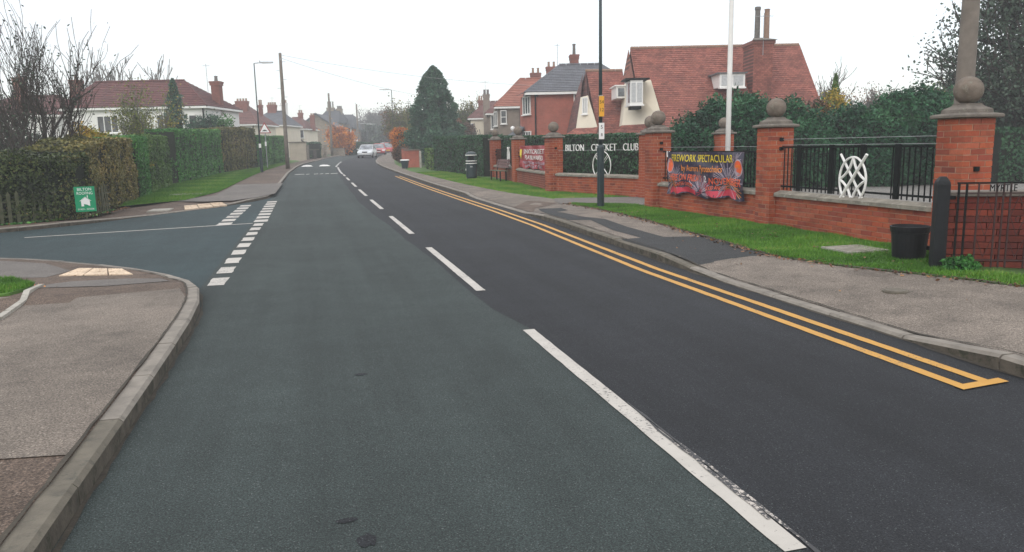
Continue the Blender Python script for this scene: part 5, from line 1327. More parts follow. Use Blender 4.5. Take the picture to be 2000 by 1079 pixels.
# ================================================================== vegetation
leafmat('hedge_mixed', [(0, (.012, .018, .008)), (.35, (.04, .062, .018)), (.6, (.085, .11, .03)), (.8, (.16, .13, .045)), (.93, (.26, .20, .07)), (1, (.45, .42, .28))], .45)
leafmat('hedge_brown', [(0, (.025, .030, .010)), (.4, (.105, .11, .032)), (.7, (.19, .16, .05)), (1, (.32, .24, .09))])
leafmat('hedge_green', [(0, (.014, .050, .012)), (.4, (.042, .155, .032)), (.75, (.08, .25, .05)), (1, (.16, .34, .09))])
leafmat('hedge_deep', [(0, (.010, .032, .015)), (.4, (.020, .068, .030)), (.75, (.034, .10, .042)), (1, (.06, .14, .06))])
leafmat('hedge_olive', [(0, (.02, .045, .014)), (.4, (.075, .155, .034)), (.75, (.125, .22, .05)), (1, (.20, .28, .08))])
leafmat('leaf_grey', [(0, (.02, .034, .024)), (.4, (.045, .075, .05)), (.75, (.075, .11, .075)), (1, (.13, .17, .12))])
leafmat('conifer', [(0, (.006, .028, .016)), (.45, (.017, .078, .035)), (.8, (.034, .125, .05)), (1, (.06, .17, .07))])
leafmat('conifer_blue', [(0, (.014, .042, .026)), (.45, (.030, .085, .050)), (.8, (.052, .125, .070)), (1, (.09, .17, .10))])
leafmat('leaf_yellow', [(0, (.05, .06, .01)), (.4, (.17, .17, .02)), (.75, (.40, .29, .03)), (1, (.55, .30, .05))])
leafmat('leaf_olive', [(0, (.03, .045, .015)), (.4, (.08, .10, .03)), (.75, (.16, .16, .05)), (1, (.28, .22, .06))])
leafmat('leaf_yolive', [(0, (.04, .055, .012)), (.4, (.11, .14, .025)), (.75, (.22, .21, .04)), (1, (.40, .26, .04))])
leafmat('leaf_orange', [(0, (.20, .055, .018)), (.4, (.48, .14, .02)), (.75, (.72, .26, .03)), (1, (.8, .40, .05))])
leafmat('leaf_rust', [(0, (.04, .025, .018)), (.4, (.11, .06, .035)), (.75, (.19, .09, .045)), (1, (.28, .15, .06))])
leafmat('leaf_dark', [(0, (.010, .018, .014)), (.4, (.025, .045, .03)), (.75, (.045, .075, .045)), (1, (.10, .13, .08))])
leafmat('twig_haze', [(0, (.05, .045, .04)), (1, (.11, .10, .085))])
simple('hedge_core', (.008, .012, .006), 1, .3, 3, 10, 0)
simple('twig', (.05, .04, .035), .9, .3, 5, 30, .1)

def hedge(label, line, w, hf, mat, dens=1., size=.045, seed=1, bulge=.12, group=None, ends=True, name='hedge', z0=.1, core=.10):
    """clipped hedge: leaves crowd on the faces of a long block round line (its middle), following the street"""
    nr = np.random.RandomState(seed); pts = np.array(resample(smoothline(line, 1), .5)); n = len(pts)
    d = np.gradient(pts, axis=0); d /= np.linalg.norm(d, axis=1)[:, None]; nrm = np.stack([-d[:, 1], d[:, 0]], 1)
    seg = np.linalg.norm(np.diff(pts, axis=0), axis=1); S_ = np.concatenate([[0], np.cumsum(seg)]); L = S_[-1]
    H = np.array([hf(t) if callable(hf) else hf for t in S_/L])
    t = thing(name, label, 'hedge', (pts[0][0], pts[0][1], float(zg(pts[0][1]))+z0), 0, group); o0 = np.array(t.location)
    # core
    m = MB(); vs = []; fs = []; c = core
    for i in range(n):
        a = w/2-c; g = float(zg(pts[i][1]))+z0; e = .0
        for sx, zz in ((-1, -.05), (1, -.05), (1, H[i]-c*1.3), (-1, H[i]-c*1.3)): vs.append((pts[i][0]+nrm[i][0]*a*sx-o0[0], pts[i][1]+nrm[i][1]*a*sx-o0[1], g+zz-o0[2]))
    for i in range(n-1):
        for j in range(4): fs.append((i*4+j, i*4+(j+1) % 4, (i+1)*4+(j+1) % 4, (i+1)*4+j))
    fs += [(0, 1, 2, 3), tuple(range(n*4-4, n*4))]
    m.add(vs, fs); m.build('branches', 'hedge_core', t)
    def at(s):
        x = np.interp(s, S_, pts[:, 0]); y = np.interp(s, S_, pts[:, 1]); nx = np.interp(s, S_, nrm[:, 0]); ny = np.interp(s, S_, nrm[:, 1]); hh = np.interp(s, S_, H); return x, y, nx, ny, hh
    P = []; NN = []
    hm = float(H.mean()); k = dens/(size*size*1.1)
    for side in (-1, 1, 0, 2):
        A = L*hm if abs(side) == 1 else (L*w if side == 0 else 2*w*hm)
        N_ = int(A*k*(1 if side != 1 else .5)); 
        s = nr.uniform(0, L, N_)
        if side == 2: s = np.where(nr.rand(N_) < .5, 0, L)
        x, y, nx, ny, hh = at(s)
        if abs(side) == 1: off = np.full(N_, w/2*side); z = nr.uniform(0, 1, N_)**.95*hh; no = np.stack([nx*side, ny*side, np.zeros(N_)], 1)
        elif side == 0: off = nr.uniform(-w/2, w/2, N_); z = hh.copy(); no = np.tile([0, 0, 1.], (N_, 1))
        else:
            off = nr.uniform(-w/2, w/2, N_); z = nr.uniform(0, 1, N_)*hh; sg = np.where(s == 0, -1, 1); no = np.stack([ny*sg, -nx*sg, np.zeros(N_)], 1)
        edge = np.clip((z-hh+.12)/.12, 0, 1)*.06
        off = np.where(abs(side) == 1, off-side*edge, off) if abs(side) == 1 else off
        p = np.stack([x+nx*off, y+ny*off, z+zg(y)+z0], 1)
        b = bulge*(.6*pn(p, 1.1, seed)+.4*pn(p, 3.3, seed+3)); dep = -np.abs(nr.normal(0, .045, N_))
        p += no*(b+dep)[:, None]; P.append(p); NN.append(no)
    P = np.concatenate(P); NN = np.concatenate(NN)
    me = npmesh('foliage', leafquads(P-o0, size, nr, nrm=NN), 4, mat, np.repeat(tint_of(P, nr, .9, seed), 1))
    link('foliage', me, t)
    # sprigs that break the clipped outline
    return t

N_HED = 'clipped hedges along the left verge'
hedge('dark mixed thorn hedge over the picket fence with the green advert board', [(-10.5, 18.5), (-7.2, 19.88), (-6.46, 20.28), (-6.0, 20.68), (-5.82, 21.3)], 1.15, lambda t: 1.52+.05*math.sin(t*20), 'hedge_mixed', 1.6, .034, 1, .16, N_HED)
hedge('brownish clipped hedge just right of the green advert board', [(-6.2, 21.6), (-6.15, 24), (-6.3, 27.4)], 1.5, lambda t: 1.72+.28*min(1, t*2.2), 'hedge_brown', 1.3, .038, 2, .13, N_HED)
hedge('narrow bright green hedge end beside the brownish hedge', [(-6.25, 28.3), (-6.3, 30.2)], 1.35, 2.05, 'hedge_green', 1.2, .042, 3, .08, N_HED)
hedge('lighter green clipped hedge second after the dark gap on the left', [(-6.55, 31.6), (-6.65, 36.6)], 1.35, 2.15, 'hedge_olive', 1.2, .045, 4, .08, N_HED)
hedge('long bright green clipped hedge in the middle of the left row', [(-6.65, 38.8), (-5.9, 50.3)], 1.4, lambda t: 2.5+.1*t, 'hedge_green', 1.1, .055, 5, .1, N_HED)
hedge('tall brownish green hedge behind the left street lamp', [(-6.1, 51.3), (-4.6, 60.5)], 1.5, lambda t: 2.75+.1*t, 'hedge_brown', 1.1, .06, 6, .14, N_HED)
hedge('dark green hedge behind the triangular warning sign', [(-4.5, 61), (-2.9, 74)], 1.4, 2.35, 'hedge_green', 1., .07, 7, .1, N_HED)
R_HED = 'clipped hedges on the club side'
hedge('long flat-topped dark green hedge behind the club name letters', [(9.75, 20.6), (9.0, 24.5), (9.1, 30), (9.3, 37), (9.0, 47)], 1.1, lambda t: 1.78+.22*t, 'hedge_deep', 1.1, .045, 8, .035, R_HED)
hedge('tall flat-topped dark green hedge behind the litter bin', [(8.45, 36.4), (7.9, 41), (7.5, 45.5)], 1.1, 1.98, 'hedge_deep', 1.1, .05, 9, .05, R_HED)
hedge('lower dark clipped hedge ending at the white concrete post', [(7.5, 45.9), (7.35, 48.4)], 1.0, 1.3, 'hedge_olive', 1.1, .05, 10, .04, R_HED)
a, b = V(15.5, 25.2), V(26, 27.5); hedge('low clipped green hedge in front of the long low building', [(a[0], a[1]), (b[0], b[1])], 1.2, lambda t: 1.75, 'hedge_deep', .9, .06, 11, .05, R_HED, z0=.1)
g = 'hedge tops and shrubs on the far left side'
a, b = V(-21.5, 86), V(-23.2, 92); hedge('clipped dark hedge behind the low stone walls', [(a[0], a[1]), (b[0], b[1])], 1.4, 1.7, 'hedge_deep', .7, .1, 12, .1, g)
a, b = V(-21.8, 105), V(-19.8, 116); hedge('dark green hedge block near the orange tree', [(a[0], a[1]), (b[0], b[1])], 1.6, 1.6, 'hedge_deep', .6, .12, 13, .1, g)
x_, y_, _ = V(-16.5, 46)

# ---- bushes: many leaf clumps through a shaped volume
def clumps(center, rad, n, nr, shape=None, lump=.35, surf=.55):
    """points crowding to the outside of an uneven ellipsoid"""
    v = nr.normal(size=(n, 3)); v /= np.linalg.norm(v, axis=1)[:, None]
    rr_ = nr.uniform(0, 1, n)**(1/3.); rr_ = rr_*(1-surf)+surf*nr.uniform(.72, 1.0, n)
    k = 1+lump*.6*pn(v*2.1, 1.6, nr.uniform(0, 9))+lump*.4*pn(v*5, 1.8, nr.uniform(0, 9))
    return np.array(center)+v*np.array(rad)*(rr_*k)[:, None]
def bush(label, x, y, z, rad, mat, n=9000, size=.06, seed=1, name='shrub', cat='shrub', group=None, lobes=None, core=True, stems=3, lump=.35, aspect=.6):
    nr = np.random.RandomState(seed); g = float(zg(y))
    t = thing(name, label, cat, (x, y, g+.05), -YAW, group); P = []
    lobes = lobes or [(0, 0, z, *rad)]
    tot = sum(l[3]*l[5] for l in lobes)
    for l in lobes:
        P.append(clumps(l[:3], l[3:6], int(n*l[3]*l[5]/tot), nr, lump=lump))
    P = np.concatenate(P); P = P[P[:, 2] > .02]
    link('foliage', npmesh('foliage', leafquads(P, size, nr, aspect), 4, mat, tint_of(P, nr, 1.6/max(rad[0], .5)*.8, seed)), t)
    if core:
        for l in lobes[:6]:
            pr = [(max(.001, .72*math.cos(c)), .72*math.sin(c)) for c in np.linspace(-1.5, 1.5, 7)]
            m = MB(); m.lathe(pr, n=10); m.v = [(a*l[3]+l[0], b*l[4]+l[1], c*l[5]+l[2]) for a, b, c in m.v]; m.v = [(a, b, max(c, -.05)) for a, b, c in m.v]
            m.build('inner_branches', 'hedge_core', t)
    m = MB()
    for i in range(stems):
        a = 2*math.pi*i/max(stems, 1); m.tube((.08*math.cos(a), .08*math.sin(a), -.15), (rad[0]*.4*math.cos(a), rad[1]*.4*math.sin(a), z), .05, .02, 5)
    if stems: m.build('stem', 'bark_dark', t)
    return t

# ---- branching trees
def grow(rd, p, d, L, r, lev, maxl, segs, tips, kids=(3, 5), up=.25, wob=.16, shrink=.62, spread=.7, rmin=.004):
    n = 3 if lev < 2 else 2; p = Vector(p); d = Vector(d).normalized(); pts = [(p.copy(), d.copy(), r)]
    rl = r*(.55 if lev else .7)
    for i in range(n):
        d = (d+Vector((rd.gauss(0, wob), rd.gauss(0, wob), rd.gauss(0, wob)+up*.3))).normalized(); q = p+d*(L/n)
        ra, rb_ = r+(rl-r)*i/n, r+(rl-r)*(i+1)/n
        segs.append((*p, *q, max(ra, rmin), max(rb_, rmin*.8))); p = q; pts.append((p.copy(), d.copy(), rb_))
    if lev >= maxl: tips.append((*p, *d)); return
    k = rd.randint(*kids)
    for i in range(k):
        f = rd.uniform(.35, 1) if i else 1.0; j = min(int(f*n), n); a = pts[j]
        ax = Vector((rd.gauss(0, 1), rd.gauss(0, 1), rd.gauss(0, .5))).normalized()
        nd = (a[1]+ax*spread*rd.uniform(.5, 1.1)+Vector((0, 0, up))).normalized()
        grow(rd, a[0], nd, L*shrink*rd.uniform(.8, 1.25), a[2]*rd.uniform(.55, .8), lev+1, maxl, segs, tips, kids, up, wob, shrink, spread, rmin)
def tree(label, x, y, stems, maxl=4, kids=(3, 4), up=.25, spread=.7, shrink=.66, bark='bark_dark', leaf=None, leaves=0, lsize=.05, lspread=.25, seed=1, name='bare_tree', group=None, rmin=.006, wob=.16, nside=4, zoff=.0, extra=None):
    rd = random.Random(seed); nr = np.random.RandomState(seed); t = thing(name, label, 'tree', (x, y, float(zg(y))+.05+zoff), 0, group)
    segs, tips = [], []
    for (p, d, L, r) in stems: grow(rd, p, d, L, r, 0, maxl, segs, tips, kids, up, wob, shrink, spread, rmin)
    S_ = np.array(segs); big = S_[S_[:, 6] > .03] if (S_[:, 6] > .03).any() else S_[:4]; small = S_[S_[:, 6] <= .03]
    link('trunk', npmesh('trunk', segtubes(big, 7), 4, bark), t)
    if len(small): link('twigs', npmesh('twigs', segtubes(small, nside), 4, 'twig' if bark == 'bark_dark' else bark), t)
    if leaf:
        T = np.array(tips)[:, :3]; mid = (S_[:, :3]+S_[:, 3:6])/2; mid = mid[S_[:, 6] < .03]; src = np.concatenate([T, mid]) if len(mid) else T
        P = src[nr.randint(0, len(src), leaves)]+nr.normal(0, lspread, (leaves, 3)); P = P[P[:, 2] > .1]
        link('crown', npmesh('crown', leafquads(P, lsize, nr), 4, leaf, tint_of(P, nr, .8, seed)), t)
    return t

# left: multi-stemmed bare tree with a few leaves
sd = random.Random(5)
x, y, _ = V(-14.6, 24.0)
stems = [((sd.uniform(-.3, .3), sd.uniform(-.3, .3), -.1), (sd.gauss(-.04, .30), sd.gauss(0, .33), 1), sd.uniform(1.8, 2.4), sd.uniform(.05, .085)) for _ in range(9)]
tree('bare multi-stemmed tree with a few last dark leaves at the left edge', x, y, stems, 4, (3, 3), .26, .46, .72, leaf='leaf_dark', leaves=1100, lsize=.045, lspread=.05, seed=4, rmin=.007)
x, y, _ = V(-13.9, 22.6)
stems = [((sd.uniform(-.2, .2), sd.uniform(-.2, .2), -.1), (sd.gauss(.1, .3), sd.gauss(0, .3), 1), sd.uniform(.9, 1.2), .04) for _ in range(4)]
tree('smaller bare shrub tree with arching twigs right of the multi-stemmed tree', x, y, stems, 3, (3, 4), .12, .55, .78, leaf='leaf_dark', leaves=500, lsize=.035, lspread=.08, seed=9, rmin=.0065)
x, y, _ = V(-17.3, 27.0)
stems = [((sd.uniform(-.3, .3), sd.uniform(-.3, .3), -.1), (sd.gauss(0, .3), sd.gauss(0, .3), 1), sd.uniform(1.2, 1.6), .05) for _ in range(5)]
tree('dark ivy-hung bare tree cut by the left edge of the view', x, y, stems, 4, (3, 4), .3, .5, .70, leaf='leaf_dark', leaves=2500, lsize=.05, lspread=.16, seed=12, rmin=.008)
SHR = 'autumn shrubs behind the left hedges'
def vb(u, d): p = V(u, d); return p[0], p[1]
x, y = vb(-19.3, 31.5); bush('dark olive shrub behind the bare tree at the left edge', x, y, 1.2, (1.6, 1.3, 1.15), 'leaf_dark', 7000, .055, 20, group=SHR, core=False, lump=.5)
x, y = vb(-16.5, 27.5); bush('yellow-leaved shrub low among the bare stems', x, y, 1.5, (.8, .6, .55), 'leaf_yellow', 1800, .045, 21, group=SHR, core=False)
x, y = vb(-15.3, 29.0); bush('yellow and green autumn shrub between the bare tree and the white house', x, y, 1.6, (1.7, 1.2, 1.15), 'leaf_yolive', 13000, .055, 22, group=SHR, core=False, lobes=[(-.6, 0, 1.2, 1.1, .9, .9), (.5, .1, 1.3, 1.2, .9, .95), (-.3, 0, 1.9, .6, .6, .6)], lump=.5)
x, y = vb(-15.0, 28.0); bush('bright yellow shrub in front of the white house wall', x, y, 1.9, (.7, .6, .9), 'leaf_yellow', 3600, .05, 23, group=SHR, core=False, lobes=[(-.2, 0, 1.9, .65, .5, .75), (.5, 0, 1.6, .5, .5, .5), (-1.2, .2, 1.2, .5, .5, .4)], lump=.5)
x, y, _ = V(-18.2, 38)
stems = [((0, 0, -.1), (sd.gauss(0, .25), sd.gauss(0, .25), 1), 1.9, .08) for _ in range(4)]
tree('small tree with thin yellow-green leaves in front of the white house', x, y, stems, 4, (3, 4), .3, .5, .66, 'bark_grey', 'leaf_yolive', 6000, .055, .2, seed=14, name='thin_tree', rmin=.008)
x, y, _ = V(-36.8, 76)
stems = [((sd.uniform(-.5, .5), 0, 0), (sd.gauss(0, .5), sd.gauss(0, .3), 1), 4.4, .20) for _ in range(13)]
tree('tall bare tree rising behind the roof of the white house', x, y, stems, 4, (3, 4), .35, .42, .62, 'bark_grey', seed=15, rmin=.03)
def conifer(label, u, d, h, r, seed, mat='conifer', n=9000, size=.07, name='conifer', z=0, group=None, fat=.5, lump=.22, droop=.25):
    """evergreen whose sprays sit in uneven tiers round a tapering crown"""
    nr = np.random.RandomState(seed); p = V(u, d); t = thing(name, label, 'tree', (p[0], p[1], float(zg(p[1]))+.05), -YAW, group)
    MB().tube((0, 0, -.1), (0, 0, h*.8), r*.10, .02, 8).build('trunk', 'bark_dark', t)
    tz = nr.uniform(0, 1, n)**1.25; prof = np.minimum(1, (1-tz)**fat*1.05)*(.55+.45*np.minimum(1, tz*5)); a = nr.uniform(0, 2*math.pi, n)
    q = np.stack([np.cos(a), np.sin(a), tz*2.2], 1)
    lum = 1+lump*pn(q*2.6, 1.5, seed)+lump*.8*pn(q*6.5, 1.5, seed+5)+.04*np.sin(tz*60+3*np.sin(a*2))
    rad = r*prof*lum*nr.uniform(.70, 1.03, n)**.6
    P = np.stack([np.cos(a)*rad, np.sin(a)*rad, tz*h-droop*rad*.4+.25], 1); P[:, 2] = np.maximum(P[:, 2], .02)
    link('crown', npmesh('crown', leafquads(P, size, nr, .45, flat=.2), 4, mat, np.clip(.5+.35*(lum-1)/lump*.5+nr.normal(0, .14, n), 0, 1)), t)
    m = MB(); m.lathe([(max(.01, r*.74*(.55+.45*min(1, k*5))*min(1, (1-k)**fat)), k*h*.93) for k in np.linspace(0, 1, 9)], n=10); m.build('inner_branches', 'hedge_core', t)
    return t
conifer('narrow dark upright conifer in front of the right end of the white house', -21.2, 50, 5.7, .85, 30, 'conifer_blue', 5500, .09, fat=.6, lump=.4)
x, y = vb(-21.4, 55); bush('dark glossy shrub beside the narrow upright conifer', x, y, 2.2, (1.3, .9, 1.75), 'conifer_blue', 5500, .07, 31, group=SHR, lump=.4)
x, y = vb(-20.7, 56); bush('mid green shrub behind the long bright hedge', x, y, 2.1, (1.2, .9, 1.7), 'hedge_green', 6500, .07, 32, group=SHR, lump=.4)
x, y = vb(-21.8, 60); bush('small yellow shrub behind the tall brownish hedge', x, y, 2.4, (.6, .6, .7), 'leaf_yellow', 1600, .07, 33, group=SHR, core=False)
conifer('tall broad dark green conifer left of the cream house', -5.85, 62, 7.25, 2.15, 34, 'conifer_blue', 38000, .115, fat=.58, lump=.32, name='broad_conifer')
x, y = vb(-5.0, 58); bush('dark laurel bush at the foot of the broad conifer', x, y, 1.1, (2.0, 1.2, 1.5), 'conifer_blue', 9000, .10, 35, lump=.3, name='laurel_bush')
x, y = vb(-8.75, 63); bush('round-headed bright orange bush at the pavement edge', x, y, 1.9, (.85, .8, .9), 'leaf_orange', 5500, .06, 36, name='orange_bush', lobes=[(0, 0, 2.25, .95, .85, .66), (0, 0, 1.6, .85, .8, .6)], lump=.15)
x, y = vb(-8.75, 62.7); bush('rust-brown lower hedge growth beneath the orange bush', x, y, .8, (.75, .6, .8), 'leaf_rust', 3000, .07, 37, name='beech_shrub', lump=.2)
AUT = 'autumn trees beyond the houses'
def rtree(label, u, d, h, sp, seed, leaf, leaves, lsize, bark='bark_grey', maxl=4, group=AUT, ls=.35, name='autumn_tree', rmin=.02, nst=5):
    rd = random.Random(seed); p = V(u, d); st = [((rd.uniform(-.3, .3), rd.uniform(-.3, .3), 0), (rd.gauss(0, sp), rd.gauss(0, sp), 1), h*.36, h*.018) for _ in range(nst)]
    return tree(label, p[0], p[1], st, maxl, (3, 4), .3, .5, .66, bark, leaf, leaves, lsize, ls, seed=seed, name=name, group=group, rmin=rmin)
rtree('orange-leaved tree in front of the stone house', -22.4, 104, 4.0, .4, 40, 'leaf_orange', 6500, .13)
x, y = vb(-23.9, 106); bush('small bright yellow-orange shrub by the wooden pole', x, y, 1.4, (.6, .5, .9), 'leaf_yellow', 900, .1, 41, group=AUT, core=False)
rtree('rust-brown tree left of the broad conifer', -13.3, 97, 6.0, .35, 42, 'leaf_rust', 9000, .13)
rtree('yellow-brown tree just behind the broad conifer on its left', -10.6, 86, 6.6, .3, 43, 'leaf_olive', 4500, .12)
rtree('pale yellow tree between the broad conifer and the cream house', -4.75, 88, 6.4, .35, 44, 'leaf_olive', 7500, .12)
x, y = vb(-5.0, 80); bush('dull brown shrub against the cream house', x, y, 1.8, (1.7, 1.2, 1.9), 'leaf_rust', 8000, .12, 45, group=AUT, lump=.4)
rtree('small bare crooked shrub against the cream house wall', -2.1, 76, 4.2, .5, 46, None, 0, .1, name='bare_shrub', group=None, maxl=3, rmin=.03, nst=2)
# far grey trees in the mist
FT = 'bare trees fading in the mist at the end of the road'
for i, (u, d, h, s) in enumerate(((-38.5, 205, 9.5, .35), (-34, 190, 10.5, .4), (-30.5, 200, 11.5, .45), (-27.5, 195, 9.8, .35), (-35.5, 225, 12, .4), (-24.5, 180, 7.5, .4))):
    rtree(('far misty bare tree at the left end of the row', 'far misty bare tree, second from the left', 'tallest far misty bare tree behind the far lamps', 'far misty bare tree above the red cars', 'palest far misty bare tree standing behind the others', 'short far misty tree right of the row')[i], u, d, h, s, 50+i, 'twig_haze', 9000, .16, maxl=5, group=FT, name='bare_tree', rmin=.035, ls=.5, nst=6)
for i, (u, d, r) in enumerate(((-34.5, 165, 4.0), (-27.5, 160, 4.2), (-21.8, 150, 4.2), (-30.8, 182, 4.4))):
    x, y = vb(u, d); bush(('misty evergreen mass left of the far lamps', 'misty evergreen mass behind the cars', 'misty evergreen mass behind the parked red car', 'misty evergreen mass at the end of the road')[i], x, y, 2.2, (r, 2.5, 3.2), 'leaf_dark', 7000, .28, 60+i, name='evergreen_tree', cat='tree', group='misty evergreens at the end of the road', lump=.4)
# club grounds
CG = 'feathery conifer bushes in the club grounds'
def leyl(label, lobes, seed, n, u, d, mat='conifer'):
    x, y = vb(u, d); return bush(label, x, y, 1.4, (1, 1, 1), mat, int(n*1.5), .068, seed, name='conifer_bush', group=CG, lobes=lobes, lump=.28, aspect=.4)
leyl('dark green conifer bushes between the banner pillars, behind the flagpole', [(0, 0, 1.2, 1.15, 1.0, 1.5), (1.1, .2, 1.4, 1.0, 1.0, 1.7), (2.1, .1, 1.4, 1.0, 1.0, 1.65), (.5, 0, 2.0, .7, .7, 1.0), (1.6, .2, 2.2, .7, .7, .95), (-.55, 0, 1.0, .8, .8, 1.2)], 70, 30000, 6.3, 25.5)
leyl('dark green conifer bushes left of the white emblem railing', [(0, 0, 1.1, 1.2, 1.0, 1.45), (1.4, .2, 1.2, 1.1, 1.0, 1.5), (-.6, 0, 1.7, .7, .7, 1.2), (2.2, 0, .9, 1.0, 1.0, 1.3)], 71, 22000, 9.6, 25)
leyl('tall dark green conifer bushes behind the white emblem railing', [(0, 0, 1.3, 1.2, 1.0, 1.6), (1.0, .1, 1.45, 1.1, 1.0, 1.7), (1.7, .1, 1.35, .95, 1.0, 1.6), (.5, 0, 2.2, .7, .7, .9), (1.4, 0, 2.3, .7, .7, .8)], 72, 30000, 12.0, 25)
x, y = vb(10.4, 30); bush('brown and yellow shrub in front of the end of the tiled cottage', x, y, 2.0, (1.2, .9, 1.1), 'leaf_rust', 6000, .07, 73, lobes=[(0, 0, 1.8, 1.3, .8, 1.2), (1.5, 0, 1.8, .8, .8, 1.3)], name='autumn_shrub', lump=.4, core=False)
x, y = vb(12.4, 30); bush('yellow-tinged shrub beside the tall conifer bushes', x, y, 2.3, (.7, .6, 1.2), 'leaf_yellow', 2200, .06, 74, name='autumn_shrub', lump=.4, core=False)
conifer('small pointed yellow-green conifer rising above the club bushes', 13.3, 32, 3.9, .55, 75, 'hedge_olive', 3000, .07, fat=.9, lump=.3)
rtree('thin bare tree at the right end of the tiled cottage', 22.3, 56, 7.2, .25, 76, None, 0, .1, group='thin trees beyond the club', name='bare_tree', rmin=.018)
rtree('grey-brown bare tree in the middle distance on the right', 29.0, 60, 6.6, .35, 77, 'leaf_rust', 2600, .08, group='thin trees beyond the club', name='bare_tree', rmin=.02)
rtree('green-leaved small tree next to the grey-brown bare tree', 31.6, 58, 6.0, .3, 78, 'leaf_olive', 5200, .11, group='thin trees beyond the club', rmin=.02)
rtree('pale bare tree leftmost behind the club bushes', 26.2, 62, 6.0, .3, 79, 'leaf_rust', 1500, .08, group='thin trees beyond the club', name='bare_tree', rmin=.02)
# big ivy-dark tree at the right edge
rd = random.Random(80); p = V(20.4, 29); st = [((0, 0, 0), (.02, 0, 1), 3.0, .26), ((.25, .1, 0), (-.42, .1, 1), 2.6, .17), ((.1, .2, 0), (.40, .1, 1), 2.6, .17)]
tree('large dark-leaved tree filling the upper right corner', p[0], p[1], st, 5, (3, 4), .18, .72, .74, 'bark_dark', 'leaf_grey', 32000, .075, .22, seed=83, name='large_tree', rmin=.02)
x, y = vb(18.6, 33); bush('broad grey-green bush under the large dark tree', x, y, 1.9, (2.2, 1.2, 2.0), 'hedge_olive', 9000, .09, 84, lobes=[(0, 0, 1.6, 2.2, 1.2, 2.0), (3.0, 0, 1.8, 2.2, 1.3, 1.9)], name='broad_bush', lump=.4)
# plant at the gate post
bush('bright green weed clump at the foot of the black gate post', 7.02, 7.02, .10, (.20, .16, .14), 'hedge_green', 1800, .022, 85, name='weed_clump', cat='plant', stems=0, core=False)

# ---- grass blades on the verges close by
def blades(name, poly, n, hgt, seed, base, zf=None):
    nr = np.random.RandomState(seed); poly = np.array(poly); lo, hi = poly.min(0), poly.max(0)
    P = nr.uniform(lo, hi, (n*3, 2)); x, y = P[:, 0], P[:, 1]; ins = np.zeros(len(P), bool); j = len(poly)-1
    for i in range(len(poly)):
        c = ((poly[i][1] > y) != (poly[j][1] > y)) & (x < (poly[j][0]-poly[i][0])*(y-poly[i][1])/(poly[j][1]-poly[i][1]+1e-12)+poly[i][0]); ins ^= c; j = i
    P = P[ins][:n]; m = len(P); z = zg(P[:, 1])+base
    if zf is not None: z = np.array([zf(a, b) for a, b in P])
    B = np.column_stack([P, z]); a = nr.uniform(0, 2*math.pi, m); s = nr.uniform(.4, 1.4, m)*hgt*(1+.5*pn(B, 2.0, seed)); w = .0045+.0008*P[:, 1].clip(0, 30)/10
    d = np.stack([np.cos(a), np.sin(a), np.zeros(m)], 1)*w[:, None]; tip = B+np.stack([nr.normal(0, .4, m)*s, nr.normal(0, .4, m)*s, s], 1)
    v = np.empty((m, 3, 3)); v[:, 0] = B-d; v[:, 1] = B+d; v[:, 2] = tip
    tn = np.clip(.42+.3*pn(B, .9, seed)+.2*pn(B, 3.7, seed+2)+nr.normal(0, .2, m), 0, 1)
    me = npmesh('grass', v.reshape(-1, 3), 3, 'grass_blade', tn); o = link('grass', me); tag(o, name, 'grass', kind='stuff'); return o
ve = [(xg(y)+.0+RNG.uniform(-.03, .03), y) for y in np.arange(5.6, 18.7, .2)]
blades('short grass on the verge in front of the club wall', ve+[(6.5, 19.0), (7.65, 17.5), (7.62, 16.4), (7.9, 12), (7.9, 8.2), (7.0, 7.3), (6.95, 6.7)], 95000, .035, 90, .112)
ve = [(xg(y)+RNG.uniform(-.04, .04), y) for y in np.arange(20.8, 44, .4)]
blades('short grass on the verge by the bench and litter bin', ve+[(7.4, 44), (7.7, 36), (8.1, 31), (7.65, 24), (8.75, 20.4)], 60000, .04, 91, .112)
blades('lush grass at the left pavement corner', [(-3.8, 11.0), (-3.45, 10.5), (-3.22, 9.95), (-3.1, 9.4), (-3.15, 9.03), (-6, 8.2), (-6, 11.5)], 45000, .045, 92, 0, zf=lambda a, b: hLp(a, b)+.03)
blades('grass on the left verge below the hedges', gr_edge[:8]+[(-2.3, 74), (-3.6, 60), (-5.3, 50), (-6.1, 38), (-5.9, 28), (-5.4, 23.5)], 90000, .05, 93, .12)
blades('rough grass tufts beside the neighbour driveway', [(6.75, 6.9), (7.15, 6.75), (7.5, 6.2), (7.3, 5.9), (6.85, 6.2)], 3500, .05, 94, .11)
def scatter(name, label, poly, n, size, seed, mat, h):
    nr = np.random.RandomState(seed); x = nr.uniform(poly[0], poly[1], n); y = nr.uniform(poly[2], poly[3], n); B = np.column_stack([x, y, np.array([float(zg(b))+h(a, b) for a, b in zip(x, y)])])
    o = link(name, npmesh(name, leafquads(B, size, nr, .7, nrm=np.tile([0, 0, 1.], (n, 1))), 4, mat, nr.uniform(0, 1, n))); tag(o, label, 'leaves', kind='stuff')
scatter('fallen_leaves', 'scattered fallen leaves lying in the grass of the club verge', (6.6, 7.5, 7.5, 17), 220, .022, 101, 'leaf_rust', lambda a, b: .135)
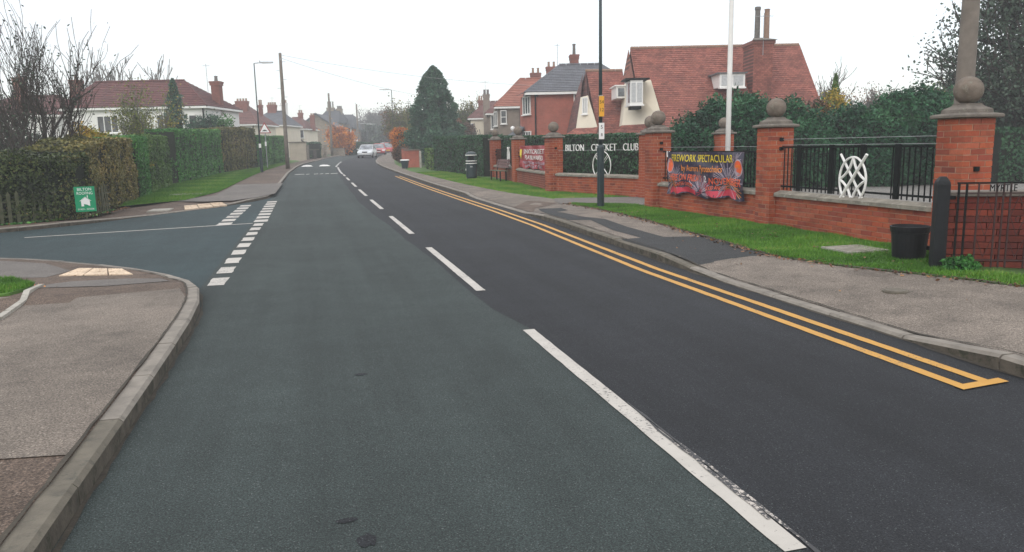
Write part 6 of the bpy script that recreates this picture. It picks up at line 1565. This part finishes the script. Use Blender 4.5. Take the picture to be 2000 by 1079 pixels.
scatter('fallen_leaves', 'a few scattered leaves on the right-hand pavement', (4.8, 5.9, 3.5, 16), 22, .018, 102, 'leaf_rust', lambda a, b: hRp(a, b)+.012)
# low weeds at the hedge foot
def litter(name, label, pts, size, seed, mat, n):
    nr = np.random.RandomState(seed); pts = np.array(pts); i = nr.randint(0, len(pts)-1, n); t = nr.rand(n)[:, None]
    P = pts[i]*(1-t)+pts[i+1]*t; P = P+nr.normal(0, .09, (n, 2)); B = np.column_stack([P, zg(P[:, 1])+.118])
    o = link(name, npmesh(name, leafquads(B, size, nr, .7, nrm=np.tile([0, 0, 1.], (n, 1))), 4, mat, nr.uniform(0, 1, n))); tag(o, label, 'leaves', kind='stuff')
litter('fallen_leaves', 'fallen brown leaves along the edge of the club verge', [(xg(y)-.02, y) for y in np.arange(6, 20, 1.)], .024, 95, 'leaf_rust', 1100)
litter('fallen_leaves', 'fallen orange leaves at the left grass corner', [(-3.2, 9.95), (-3.06, 9.3), (-3.0, 9.0)], .02, 96, 'leaf_orange', 260)
litter('fallen_leaves', 'fallen leaves along the foot of the left hedge', [(-8, 18.6), (-6.5, 19.45), (-5.6, 20.5), (-5.3, 22), (-5.1, 23.8)], .028, 97, 'leaf_rust', 700)
litter('low_weeds', 'low green weeds along the foot of the picket fence', [(-9, 18.2), (-7, 19.2), (-6.2, 19.8), (-5.5, 21), (-5.35, 23)], .04, 98, 'hedge_green', 2600)

# ---- autumn mist
m = MB(); m.box(-290, 290, -70, 430, -1.2, 13.2); hz = m.build('haze', 'hedge_core')
mt = bpy.data.materials.new('haze'); mt.use_nodes = True; nt = mt.node_tree; nt.nodes.clear()
o_ = nt.nodes.new("ShaderNodeOutputMaterial"); pv = nt.nodes.new("ShaderNodeVolumePrincipled")
pv.inputs['Color'].default_value = (.92, .94, .97, 1); pv.inputs['Density'].default_value = .0019; pv.inputs['Anisotropy'].default_value = .0
nt.links.new(pv.outputs[0], o_.inputs['Volume']); hz.data.materials.clear(); hz.data.materials.append(mt); hz['kind'] = 'stuff'
